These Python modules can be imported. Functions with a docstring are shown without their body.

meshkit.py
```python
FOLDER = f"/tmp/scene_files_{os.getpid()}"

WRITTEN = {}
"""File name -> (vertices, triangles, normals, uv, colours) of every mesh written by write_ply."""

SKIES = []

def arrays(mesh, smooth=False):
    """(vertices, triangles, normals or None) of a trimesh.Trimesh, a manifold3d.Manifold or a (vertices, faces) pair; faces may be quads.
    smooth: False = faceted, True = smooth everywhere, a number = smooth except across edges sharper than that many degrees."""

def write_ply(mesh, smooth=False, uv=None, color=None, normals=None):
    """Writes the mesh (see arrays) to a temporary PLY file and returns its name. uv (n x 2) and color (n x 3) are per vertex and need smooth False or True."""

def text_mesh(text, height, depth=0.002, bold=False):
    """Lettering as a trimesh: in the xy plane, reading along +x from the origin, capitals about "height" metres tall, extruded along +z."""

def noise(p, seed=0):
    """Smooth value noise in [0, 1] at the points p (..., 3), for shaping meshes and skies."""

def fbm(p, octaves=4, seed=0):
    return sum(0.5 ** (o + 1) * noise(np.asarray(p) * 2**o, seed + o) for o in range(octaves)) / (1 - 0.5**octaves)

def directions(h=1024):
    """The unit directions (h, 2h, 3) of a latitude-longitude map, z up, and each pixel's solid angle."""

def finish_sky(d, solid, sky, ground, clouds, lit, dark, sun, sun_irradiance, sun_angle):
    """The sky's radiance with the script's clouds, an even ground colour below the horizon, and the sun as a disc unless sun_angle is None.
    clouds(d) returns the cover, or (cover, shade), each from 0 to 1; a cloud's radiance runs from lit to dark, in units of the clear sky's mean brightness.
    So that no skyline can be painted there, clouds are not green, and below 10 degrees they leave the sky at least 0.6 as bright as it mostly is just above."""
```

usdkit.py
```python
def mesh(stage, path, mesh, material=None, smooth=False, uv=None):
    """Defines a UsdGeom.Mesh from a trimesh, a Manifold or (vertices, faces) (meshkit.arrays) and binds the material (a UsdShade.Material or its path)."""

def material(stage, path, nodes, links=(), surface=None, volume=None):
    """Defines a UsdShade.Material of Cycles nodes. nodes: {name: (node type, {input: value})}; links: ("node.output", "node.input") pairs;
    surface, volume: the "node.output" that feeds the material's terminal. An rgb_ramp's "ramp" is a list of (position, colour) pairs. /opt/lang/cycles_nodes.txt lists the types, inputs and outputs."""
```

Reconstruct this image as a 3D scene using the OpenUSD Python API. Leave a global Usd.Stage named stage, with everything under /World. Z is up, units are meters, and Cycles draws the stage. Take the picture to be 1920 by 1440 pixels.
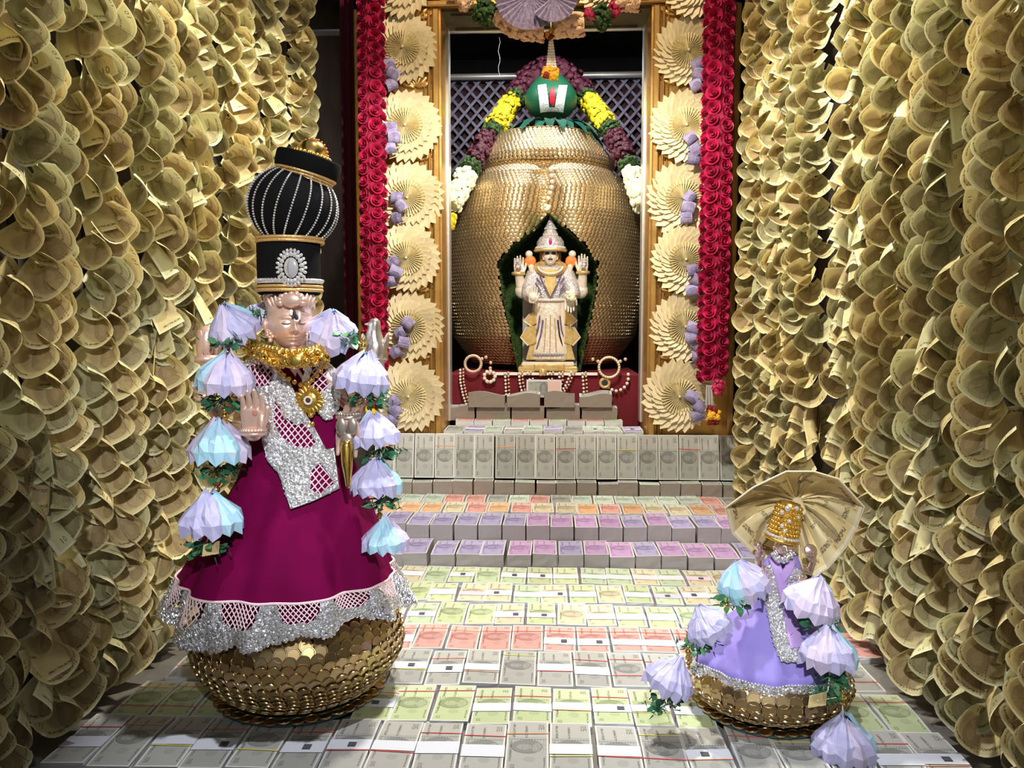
import math, random
import numpy as np, trimesh, manifold3d as m3
import shapely
from shapely.geometry import Polygon, LineString, Point
import usdkit, meshkit
from pxr import Usd, UsdGeom, UsdShade, UsdLux, Sdf, Gf, Vt

stage = Usd.Stage.CreateInMemory()
UsdGeom.SetStageUpAxis(stage, 'Z'); UsdGeom.SetStageMetersPerUnit(stage, 1.0)
world = UsdGeom.Xform.Define(stage, '/World'); stage.SetDefaultPrim(world.GetPrim())
UsdGeom.Scope.Define(stage, '/World/Looks')
PI = math.pi
V3 = lambda *a: np.array(a, float)

# ---------------------------------------------------------------- camera, light, exposure
FPX, YAW, PITCH, EYE = 1507.0, math.radians(2.66), math.radians(-4.51), V3(0, 0, .664)
FWD = V3(-math.sin(YAW) * math.cos(PITCH), math.cos(YAW) * math.cos(PITCH), math.sin(PITCH))
RGT = V3(math.cos(YAW), math.sin(YAW), 0); UPV = np.cross(RGT, FWD)
cam = UsdGeom.Camera.Define(stage, '/World/camera')
cam.CreateHorizontalApertureAttr(36.0); cam.CreateVerticalApertureAttr(27.0)
cam.CreateFocalLengthAttr(FPX / 1920 * 36.0); cam.CreateClippingRangeAttr(Gf.Vec2f(.02, 50))
cam.AddTransformOp().Set(Gf.Matrix4d(*[*RGT, 0, *UPV, 0, *(-FWD), 0, *EYE, 1]))
cam.CreateExposureAttr(0.0)

dome = UsdLux.DomeLight.Define(stage, '/World/ambient_light')
dome.CreateIntensityAttr(.06); dome.CreateColorAttr(Gf.Vec3f(.97, .98, 1.0))

def aim(prim, pos, target):
    pos, target = V3(*pos), V3(*target); b = pos - target; b /= np.linalg.norm(b)
    r = np.cross([0, 1, 0] if abs(b[2]) > .95 else [0, 0, 1], b); r /= np.linalg.norm(r); u = np.cross(b, r)
    UsdGeom.Xformable(prim).AddTransformOp().Set(Gf.Matrix4d(*[*r, 0, *u, 0, *b, 0, *pos, 1]))

def lamp(name, pos, target, watts, color, radius=.06, cone=60, soft=.6):
    l = UsdLux.SphereLight.Define(stage, '/World/' + name)
    l.CreateRadiusAttr(radius); l.CreateIntensityAttr(watts / (4 * PI * PI * radius * radius)); l.CreateColorAttr(Gf.Vec3f(*color))
    s = UsdLux.ShapingAPI.Apply(l.GetPrim()); s.CreateShapingConeAngleAttr(cone); s.CreateShapingConeSoftnessAttr(soft)
    aim(l.GetPrim(), pos, target)

def panel(name, pos, target, watts, color, w, h):
    l = UsdLux.RectLight.Define(stage, '/World/' + name)
    l.CreateWidthAttr(w); l.CreateHeightAttr(h); l.CreateIntensityAttr(watts / (PI * w * h)); l.CreateColorAttr(Gf.Vec3f(*color))
    aim(l.GetPrim(), pos, target)

LAMPS = [
    ('overhead_lamp', (-.02, 1.72, 1.56), (.0, 1.74, 0), 84, (1, .92, .76), .04, 88, .25),  # unseen, above the frame; hung low to light the note curtains
    ('floor_lamp', (.0, 1.18, 2.15), (.0, 1.22, 0), 98, (.98, .98, 1), .04, 21, .5),  # unseen spot high overhead, brightens the front floor only
    ('front_lamp', (.35, -1.0, 1.75), (-.36, 1.36, .52), 300, (.99, .98, .96), .05, 11, .9),  # unseen, behind the camera; lights the front of the maroon statue
    ('front_lamp_001', (-.15, -1.0, 1.75), (.30, 1.36, .28), 250, (.99, .98, .96), .05, 9.5, .9),  # unseen, behind the camera; lights the front of the lavender statue
    ('gate_lamp', (-.02, 1.95, 2.2), (.0, 2.75, 1.0), 44, (1, .80, .52), .05, 55, .6),  # unseen, above the frame; warms the gateway and its rosettes
    ('niche_lamp', (-.24, 3.03, 1.76), (-.05, 3.3, 1.1), 18, (1, .96, .88), .03, 80, .4),  # unseen, tucked behind the lintel to light the left pot shoulder
    ('niche_lamp_001', (.21, 3.03, 1.76), (.03, 3.3, 1.1), 18, (1, .96, .88), .03, 80, .4),  # unseen, tucked behind the lintel to light the right pot shoulder
]
for a in LAMPS: lamp(*a)

# ---------------------------------------------------------------- helpers
def at(px, py, Y):
    """The point at depth Y that the photograph shows at pixel (px, py)."""
    d = FWD + RGT * ((px - 960) / FPX) + UPV * ((720 - py) / FPX)
    return EYE + d * ((Y - EYE[1]) / d[1])
def atz(px, py, z):
    d = FWD + RGT * ((px - 960) / FPX) + UPV * ((720 - py) / FPX)
    return EYE + d * ((z - EYE[2]) / d[2])
def pix(p):
    q = np.asarray(p, float) - EYE; w = q @ FWD
    return 960 + FPX * (q @ RGT) / w, 720 - FPX * (q @ UPV) / w

class Nodes:
    """Collects the nodes of one Cycles material."""
    def __init__(s): s.n, s.l, s.k = {}, [], 0
    def node(s, kind, out=None, **inp):
        name = f'n{s.k}'; s.k += 1; vals = {}
        for k, v in inp.items():
            if isinstance(v, str) and v.startswith('@'): s.l.append((v[1:], f'{name}.{k}'))
            else: vals[k] = v
        s.n[name] = (kind, vals)
        return f'@{name}.{out}' if out else name
    def m(s, op, a, b=0.0, c=0.0): return s.node('math', 'value', math_type=op, value1=a, value2=b, value3=c)
    def mix(s, f, a, b, t='mix'): return s.node('mix', 'color', mix_type=t, fac=f, color1=a, color2=b)
    def box(s, x, y, x0, x1, y0, y1):
        a = s.m('absolute', s.m('multiply_add', x, 2 / (x1 - x0), -(x0 + x1) / (x1 - x0)))
        b = s.m('absolute', s.m('multiply_add', y, 2 / (y1 - y0), -(y0 + y1) / (y1 - y0)))
        return s.m('less_than', s.m('maximum', a, b), 1.0)
    def disc(s, x, y, cx, cy, rx, ry):
        a = s.m('multiply_add', x, 1 / rx, -cx / rx); b = s.m('multiply_add', y, 1 / ry, -cy / ry)
        return s.m('add', s.m('multiply', a, a), s.m('multiply', b, b))
    def out(s, name, surf): return usdkit.material(stage, '/World/Looks/' + name, s.n, [(a, b) for a, b in s.l], surface=surf[1:])

def M(name, col, rough=.5, metal=0.0, col2=None, nscale=30, bump=0.0, bscale=80, btype='noise', rnd=0.0, sheen=0.0, spec=.5, trans=None, bdist=.002, **kw):
    s = Nodes(); co = s.node('texture_coordinate', 'object')
    c = tuple(col)
    if col2 is not None:
        f = s.node('noise_texture', 'fac', vector=co, scale=nscale, detail=4.0)
        f = s.node('map_range', 'result', value=f, from_min=.35, from_max=.65, clamp=True)
        c = s.mix(f, c, tuple(col2))
    if rnd:
        r = s.node('object_info', 'random')
        c = s.node('hsv', 'color', color=c, value=s.m('multiply_add', r, 2 * rnd, 1 - rnd))
    p = dict(base_color=c, roughness=rough, metallic=metal, specular_ior_level=spec, **kw)
    if sheen: p.update(sheen_weight=sheen, sheen_roughness=.4, sheen_tint=tuple(min(1, x * 2 + .1) for x in col))
    if bump:
        if btype == 'noise': h = s.node('noise_texture', 'fac', vector=co, scale=bscale, detail=3.0)
        elif btype == 'wave': h = s.node('wave_texture', 'fac', vector=co, scale=bscale, distortion=2.0)
        else: h = s.node('voronoi_texture', 'distance', vector=co, scale=bscale)
        p['normal'] = s.node('bump', 'normal', height=h, strength=bump, distance=bdist)
    b = s.node('principled_bsdf', 'BSDF', **p)
    if trans:
        t = s.node('translucent_bsdf', 'BSDF', color=c)
        b = s.node('mix_closure', 'closure', fac=trans, closure1=b, closure2=t)
    return s.out(name, b)

# --- mesh helpers: every mesh is (vertices, faces); normals(...) shades it smoothly
def tri(f):
    f = np.asarray(f, int)
    return np.vstack([f[:, [0, 1, 2]], f[:, [0, 2, 3]]]) if f.shape[1] == 4 else f
def normals(v, f):
    n = np.zeros_like(v); c = np.cross(v[f[:, 1]] - v[f[:, 0]], v[f[:, 2]] - v[f[:, 0]])
    for k in range(3): np.add.at(n, f[:, k], c)
    l = np.linalg.norm(n, axis=1, keepdims=True)
    return np.where(l > 1e-20, n / np.maximum(l, 1e-20), [0, 0, 1.0])
def join(*ms):
    ms = [m for m in ms if len(m[0])]; o, V, F = 0, [], []
    for v, f in ms: V.append(v); F.append(tri(f) + o); o += len(v)
    return np.vstack(V), np.vstack(F)
def grid(n, m, closed=False):
    i, j = np.meshgrid(np.arange(n - 1), np.arange(m if closed else m - 1), indexing='ij'); k = (j + 1) % m
    return tri(np.stack([i * m + j, i * m + k, (i + 1) * m + k, (i + 1) * m + j], -1).reshape(-1, 4))
def rotm(axis, a):
    axis = np.asarray(axis, float) / np.linalg.norm(axis); K = np.array([[0, -axis[2], axis[1]], [axis[2], 0, -axis[0]], [-axis[1], axis[0], 0]])
    return np.eye(3) + math.sin(a) * K + (1 - math.cos(a)) * K @ K
def tf(m, pos=(0, 0, 0), R=None, s=1.0):
    v = np.asarray(m[0], float) * s
    if R is not None: v = v @ np.asarray(R).T
    return v + np.asarray(pos, float), m[1]
def frame(z, x=None):
    """Rotation whose third column is z."""
    z = np.asarray(z, float) / np.linalg.norm(z); x = np.asarray([1, 0, 0] if x is None and abs(z[0]) < .9 else ([0, 1, 0] if x is None else x), float)
    x = x - z * (x @ z); x /= np.linalg.norm(x)
    return np.stack([x, np.cross(z, x), z], 1)
def lathe(prof, n=32, sx=1.0, sy=1.0, a0=0, a1=2 * PI):
    prof = np.asarray(prof, float); full = abs(a1 - a0 - 2 * PI) < 1e-6
    a = np.linspace(a0, a1, n, endpoint=not full)
    v = np.stack([prof[:, :1] * np.cos(a) * sx, prof[:, :1] * np.sin(a) * sy, np.repeat(prof[:, 1:], n, 1)], -1).reshape(-1, 3)
    return v, grid(len(prof), n, full)[:, ::-1] * 1 if False else grid(len(prof), n, full)
def tube(pts, r, sides=6, closed=False, caps=True):
    p = np.asarray(pts, float); r = np.broadcast_to(np.asarray(r, float), (len(p),))
    t = (np.roll(p, -1, 0) - np.roll(p, 1, 0)) if closed else np.gradient(p, axis=0)
    t /= np.linalg.norm(t, axis=1, keepdims=True) + 1e-12
    a = np.cross(t, np.where(np.abs(t[:, 2:]) < .9, [0, 0, 1.0], [1.0, 0, 0])); a /= np.linalg.norm(a, axis=1, keepdims=True) + 1e-12
    for i in range(1, len(a)):
        if a[i] @ a[i - 1] < 0: a[i] = -a[i]
    b = np.cross(t, a); an = np.arange(sides) * 2 * PI / sides
    v = p[:, None] + r[:, None, None] * (np.cos(an)[None, :, None] * a[:, None] + np.sin(an)[None, :, None] * b[:, None])
    v = v.reshape(-1, 3); n = len(p)
    i, j = np.meshgrid(np.arange(n if closed else n - 1), np.arange(sides), indexing='ij'); k = (j + 1) % sides; i2 = (i + 1) % n
    f = tri(np.stack([i * sides + j, i * sides + k, i2 * sides + k, i2 * sides + j], -1).reshape(-1, 4))
    if caps and not closed:
        v = np.vstack([v, p[:1], p[-1:]]); e = [[n * sides, (j + 1) % sides, j] for j in range(sides)] + [[n * sides + 1, (n - 1) * sides + j, (n - 1) * sides + (j + 1) % sides] for j in range(sides)]
        f = np.vstack([f, e])
    return v, f
def ball(c=(0, 0, 0), r=1.0, sub=1, s=(1, 1, 1)):
    m = trimesh.creation.icosphere(sub, 1.0); return m.vertices * r * np.asarray(s) + np.asarray(c, float), np.array(m.faces)
def boxm(x0, x1, y0, y1, z0, z1, bev=0.0):
    if bev:
        P = [(x, y, z) for x in (x0 + bev, x1 - bev) for y in (y0 + bev, y1 - bev) for z in (z0, z1)] + [(x, y, z) for x in (x0, x1) for y in (y0 + bev, y1 - bev) for z in (z0 + bev, z1 - bev)] + [(x, y, z) for x in (x0 + bev, x1 - bev) for y in (y0, y1) for z in (z0 + bev, z1 - bev)]
        h = trimesh.convex.convex_hull(np.array(P)); return np.array(h.vertices), np.array(h.faces)
    m = trimesh.creation.box([x1 - x0, y1 - y0, z1 - z0]); return m.vertices + V3((x0 + x1) / 2, (y0 + y1) / 2, (z0 + z1) / 2), np.array(m.faces)
def prism(poly, h):
    m = trimesh.creation.extrude_polygon(poly, h, engine='earcut'); return np.array(m.vertices), np.array(m.faces)
def sheet(pf, th):
    """A grid sheet given thickness: pf = (points n x m x 3)."""
    n, m = pf.shape[:2]; v = pf.reshape(-1, 3); f = grid(n, m); nn = normals(v, f)
    b = np.r_[np.arange(m), np.arange(1, n) * m + m - 1, (n - 1) * m + np.arange(m - 2, -1, -1), np.arange(n - 2, 0, -1) * m]
    q = np.stack([b, np.roll(b, -1), np.roll(b, -1) + n * m, b + n * m], 1)
    return np.vstack([v, v - nn * th]), np.vstack([f, f[:, ::-1] + n * m, tri(q)[:, ::-1]])

USED = {}
def numbered(parent, name):
    k = (parent, name); i = USED.get(k, 0); USED[k] = i + 1
    return f'{parent}/{name}' + (f'_{i:03d}' if i else '')
BASE = {}
def data(prim, label=None, cat=None, group=None, kind=None):
    for k, v in (('label', label), ('category', cat), ('group', group), ('kind', kind)):
        if v: prim.SetCustomDataByKey(k, v)
def thing(name, label, cat, base=(0, 0, 0), group=None, kind=None):
    p = numbered('/World', name); x = UsdGeom.Xform.Define(stage, p); x.AddTranslateOp().Set(Gf.Vec3d(*map(float, base)))
    data(x.GetPrim(), label, cat, group, kind); BASE[p] = V3(*base); return p
def put(parent, name, mesh, mat, smooth=None, uv=None, label=None, kind=None, cat=None, group=None):
    """One Mesh prim in world coordinates under its parent (a path)."""
    v, f = np.asarray(mesh[0], float), tri(mesh[1]); base = BASE.get(parent, V3(0, 0, 0))
    p = numbered(parent, name); BASE[p] = base; v = v - base; n = None
    if smooth is True: n = normals(v, f)
    elif smooth:
        t = trimesh.graph.smooth_shade(trimesh.Trimesh(v, f, process=False), angle=math.radians(smooth), facet_minarea=None)
        v, f = np.array(t.vertices), np.array(t.faces); n = normals(v, f)
    g = UsdGeom.Mesh.Define(stage, p); g.CreatePointsAttr(Vt.Vec3fArray.FromNumpy(v.astype(np.float32)))
    g.CreateFaceVertexCountsAttr(Vt.IntArray.FromNumpy(np.full(len(f), 3, np.int32))); g.CreateFaceVertexIndicesAttr(Vt.IntArray.FromNumpy(f.astype(np.int32).ravel()))
    g.CreateSubdivisionSchemeAttr('none'); g.CreateDoubleSidedAttr(True)
    if n is not None: g.CreateNormalsAttr(Vt.Vec3fArray.FromNumpy(n.astype(np.float32))); g.SetNormalsInterpolation('vertex')
    if uv is not None: UsdGeom.PrimvarsAPI(g).CreatePrimvar('st', Sdf.ValueTypeNames.TexCoord2fArray, 'vertex').Set(Vt.Vec2fArray.FromNumpy(np.asarray(uv, np.float32)))
    UsdShade.MaterialBindingAPI.Apply(g.GetPrim()).Bind(mat); data(g.GetPrim(), label, cat, group, kind)
    return p
def struct(name, mesh, mat, label, smooth=None): return put('/World', name, mesh, mat, smooth, label=label, kind='structure', cat=name.split('_')[0])
ORD = 'first second third fourth fifth sixth seventh eighth ninth tenth eleventh twelfth thirteenth fourteenth fifteenth sixteenth seventeenth eighteenth nineteenth twentieth'.split()

# ---------------------------------------------------------------- printed paper
def note_look(name, digits, field, light, ink, L=.15, W=.066, margin=(.76, .77, .75), rnd=.1, accent=None, two=False, halo=None):
    s = Nodes(); uv = s.node('separate_xyz'); tc = s.node('texture_coordinate', 'UV'); s.l.append((tc[1:], uv + '.vector'))
    X, Y = s.m('multiply', f'@{uv}.x', L * 1000), s.m('multiply', f'@{uv}.y', W * 1000)       # millimetres
    l, w = L * 1000, W * 1000
    vec = s.node('combine_xyz', 'vector', x=X, y=Y, z=0.0)
    n1 = s.node('noise_texture', 'fac', vector=vec, scale=.09, detail=3.0)
    n2 = s.node('noise_texture', 'fac', vector=vec, scale=.45, detail=3.0)
    wv = s.node('wave_texture', 'fac', vector=vec, scale=.11, distortion=4.0, detail=1.0)
    c = s.mix(s.m('multiply', wv, .35), tuple(field), tuple(light))
    c = s.mix(s.m('multiply', s.m('greater_than', X, l * .68), .75), c, tuple(light))
    if accent is not None: c = s.mix(s.m('multiply', s.box(X, Y, l * .22, l * .4, 4, w - 4), .55), c, tuple(accent))
    dark = tuple(ink); mid = tuple(.5 * (a + b) for a, b in zip(ink, field))
    # lotus-like rosette, emblem block, generic head and shoulders
    med = s.m('less_than', s.disc(X, Y, l * .49, w * .50, 20, 25), 1.0)
    hd = s.m('less_than', s.disc(X, Y, l * .49, w * .58, 8.5, 11.5), 1.0); bu = s.m('less_than', s.disc(X, Y, l * .47, w * .16, 17, 15), 1.0); body = s.m('maximum', hd, bu)
    lines = s.node('wave_texture', 'fac', vector=vec, scale=.55, distortion=6.0, detail=2.0)
    c = s.mix(s.m('multiply', med, s.m('multiply_add', lines, .35, .35)), c, dark)
    lit_ = s.node('map_range', 'result', value=n2, from_min=.42, from_max=.56, to_min=.0, to_max=.75, clamp=True)
    c = s.mix(s.m('multiply', s.m('multiply', body, med), lit_), c, tuple(light)); c = s.mix(s.m('multiply', s.m('multiply', body, s.m('greater_than', n2, .58)), .6), c, mid)
    ring = s.disc(X, Y, l * .50, w * .52, 19, 24); rg = s.m('less_than', s.m('absolute', s.m('subtract', ring, 1.0)), .06)
    c = s.mix(s.m('multiply', rg, .5), c, dark)
    ro = s.disc(X, Y, l * .25, w * .45, 8, 9); c = s.mix(s.m('multiply', s.m('less_than', ro, 1.0), s.m('multiply', n2, .35)), c, dark)
    if halo is not None:
        hl = s.disc(X, Y, l * .5, w * .5, l * .40, w * .40); c = s.mix(s.m('multiply', s.node('map_range', 'result', value=hl, from_min=.7, from_max=1.05, clamp=True), .85), s.mix(.45, c, tuple(halo[0])), tuple(halo[1]))
    ink_m = s.m('multiply', s.box(X, Y, l * .625, l * .638, 3, w - 3), s.m('greater_than', s.m('fraction', s.m('multiply', Y, .22)), .4))
    # rows of small lettering
    rows = None
    for (x0, x1, y0, y1) in ((l * .2, l * .6, w - 9, w - 5.5), (l * .66, l * .9, w * .5, w * .56), (l * .08, l * .3, 5.5, 8), (l * .66, l * .93, w * .80, w * .86)):
        bx = s.box(X, Y, x0, x1, y0, y1); rows = bx if rows is None else s.m('maximum', rows, bx)
    cell = s.node('white_noise_texture', 'value', dimensions='2D', vector=s.node('combine_xyz', 'vector', x=s.m('floor', s.m('multiply', X, .75)), y=s.m('floor', s.m('multiply', Y, .8)), z=0.0))
    ink_m = s.m('maximum', ink_m, s.m('multiply', rows, s.m('greater_than', cell, .4)))
    # the value in figures
    def number(x0, y0, h, wd):
        out = None; pitch = wd * 1.22
        for i, ch in enumerate(digits):
            cx = x0 + pitch * i; parts = []
            if ch == '0':
                o = s.disc(X, Y, cx + wd / 2, y0 + h / 2, wd / 2, h / 2); q = s.disc(X, Y, cx + wd / 2, y0 + h / 2, wd * .27, h * .34)
                parts = [s.m('multiply', s.m('less_than', o, 1.0), s.m('greater_than', q, 1.0))]
            else:
                t = h * .16
                seg = {'1': [(.36, .64, 0, 1)], '2': [(0, 1, .84, 1), (.74, 1, .5, .9), (0, 1, .42, .58), (0, .26, .05, .5), (0, 1, 0, .16)],
                       '5': [(0, 1, .84, 1), (0, .26, .5, .9), (0, 1, .42, .58), (.74, 1, .05, .5), (0, 1, 0, .16)]}[ch]
                parts = [s.box(X, Y, cx + a * wd, cx + b * wd, y0 + e * h, y0 + g * h) for a, b, e, g in seg]
            for q in parts: out = q if out is None else s.m('maximum', out, q)
        return out
    k = len(digits)
    ink_m = s.m('maximum', ink_m, number(l * .93 - 5.4 * k, 6.5, 9.5, 4.6))
    ink_m = s.m('maximum', ink_m, number(l * .07, w - 15, 7.0, 3.6))
    if two: ink_m = s.m('maximum', ink_m, number(l * .72, w * .55, 11, 6))
    c = s.mix(s.m('multiply', ink_m, .85), c, dark)
    edge = s.box(X, Y, 3.2, l - 3.2, 3.0, w - 3.0)
    c = s.mix(edge, tuple(margin), c)
    c = s.mix(s.m('multiply', n1, .22), c, tuple(x * .7 for x in field))
    c = s.node('hsv', 'color', color=c, value=s.m('multiply_add', s.node('object_info', 'random'), 2 * rnd, 1 - rnd))
    b = s.node('principled_bsdf', 'BSDF', base_color=c, roughness=.62, specular_ior_level=.3)
    t = s.node('translucent_bsdf', 'BSDF', color=c)
    return s.out(name, s.node('mix_closure', 'closure', fac=.16, closure1=b, closure2=t))

TEN = note_look('ten_note', '10', (.56, .46, .22), (.74, .64, .34), (.12, .07, .04), L=.123, W=.063, margin=(.90, .84, .56), rnd=.2, halo=((.42, .29, .17), (.82, .72, .36)))
TEN2 = note_look('ten_note_green', '10', (.48, .47, .25), (.66, .64, .38), (.11, .08, .05), L=.123, W=.063, margin=(.84, .84, .62), rnd=.2, halo=((.38, .30, .18), (.72, .70, .40)))
GREY = note_look('grey_note', '500', (.42, .43, .42), (.55, .55, .52), (.07, .08, .09), rnd=.12)
LIME = note_look('lime_note', '20', (.54, .64, .36), (.70, .76, .54), (.10, .13, .07), L=.129, W=.063, rnd=.1)
PINK = note_look('red_note', '20', (.74, .36, .33), (.80, .55, .50), (.24, .08, .08), L=.129, W=.063, rnd=.1)
PALE = note_look('pale_note', '20', (.66, .61, .42), (.76, .73, .60), (.15, .13, .08), L=.129, W=.063, rnd=.1, accent=(.84, .60, .45))
MINT = note_look('mint_note', '20', (.54, .68, .46), (.70, .78, .60), (.09, .16, .08), L=.129, W=.063, rnd=.1)
VIOL_LIT = note_look('violet_lit_note', '100', (.52, .33, .64), (.66, .47, .72), (.20, .10, .26), L=.142, W=.066, rnd=.12)  # lavender note again, with the tint of coloured light put into its colours
PURP = note_look('lavender_note', '100', (.42, .38, .68), (.58, .52, .76), (.10, .08, .22), L=.142, W=.066, rnd=.14)
ORNG = note_look('orange_note', '200', (.78, .45, .25), (.82, .60, .40), (.28, .16, .08), L=.146, W=.066, rnd=.12)
SAGE = note_look('sage_note', '50', (.56, .68, .60), (.72, .80, .74), (.12, .18, .16), L=.135, W=.066, rnd=.12)

UMB = note_look('umbrella_note', '10', (.80, .66, .33), (.90, .81, .52), (.16, .10, .06), L=.123, W=.063, margin=(.92, .88, .68), rnd=.1)
def edge_look(name, a, b, freq=900):
    s = Nodes(); co = s.node('texture_coordinate', 'object'); sp = s.node('separate_xyz'); s.l.append((co[1:], sp + '.vector'))
    nz = s.node('noise_texture', 'fac', vector=co, scale=60.0, detail=2.0)
    w = s.m('fraction', s.m('multiply_add', f'@{sp}.z', freq, s.m('multiply', nz, 2.0)))
    c = s.mix(w, tuple(a), tuple(b)); c = s.mix(s.m('multiply', nz, .35), c, tuple(x * .75 for x in b))
    return s.out(name, s.node('principled_bsdf', 'BSDF', base_color=c, roughness=.7))
EDGE_W = edge_look('paper_edges_white', (.74, .76, .80), (.48, .50, .54))
EDGE_G = edge_look('paper_edges_grey', (.42, .39, .40), (.22, .21, .23))
EDGE_B = edge_look('paper_edges_brown', (.36, .31, .27), (.18, .15, .13), 700)
BAND = M('white_band', (.64, .68, .78), .6)
BANDP = M('pink_band', (.70, .54, .68), .6)
STAMP = M('stamp_ink', (.08, .08, .10), .7)
RUB_R = M('red_rubber', (.72, .08, .08), .45); RUB_O = M('orange_rubber', (.85, .32, .12), .45); RUB_Y = M('yellow_rubber', (.80, .72, .12), .45)
BROWN = M('brown_board', (.035, .024, .016), .7, col2=(.02, .014, .010), nscale=8)
BLACK = M('black_cloth', (.012, .013, .016), .8)
FLOORM = M('floor_board', (.20, .19, .17), .6, col2=(.15, .14, .13), nscale=12)
# ---------------------------------------------------------------- setting
GX0, GX1 = -.365, .332                                     # the opening of the gateway
struct('floor', boxm(-1.1, 1.0, .2, 4.4, -.05, 0), FLOORM, 'dark board floor under the rows of banknote packets')
struct('wall_left', boxm(-1.0, -.93, .3, 4.4, 0, 2.1), BROWN, 'dark brown wall behind the left curtains of folded notes')
struct('wall_right', boxm(.80, .87, .3, 4.4, 0, 2.1), BROWN, 'dark brown wall behind the right curtains of folded notes')
struct('wall_back', boxm(-1.0, .87, 4.3, 4.36, 0, 2.4), BLACK, 'black cloth wall at the back of the shrine')
struct('step', boxm(-.80, .66, 2.38, 2.72, 0, .075), FLOORM, 'low step under the orange packets')
struct('step', boxm(-.80, .66, 2.725, 2.96, 0, .268), BROWN, 'high step behind the upright grey packets')

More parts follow.
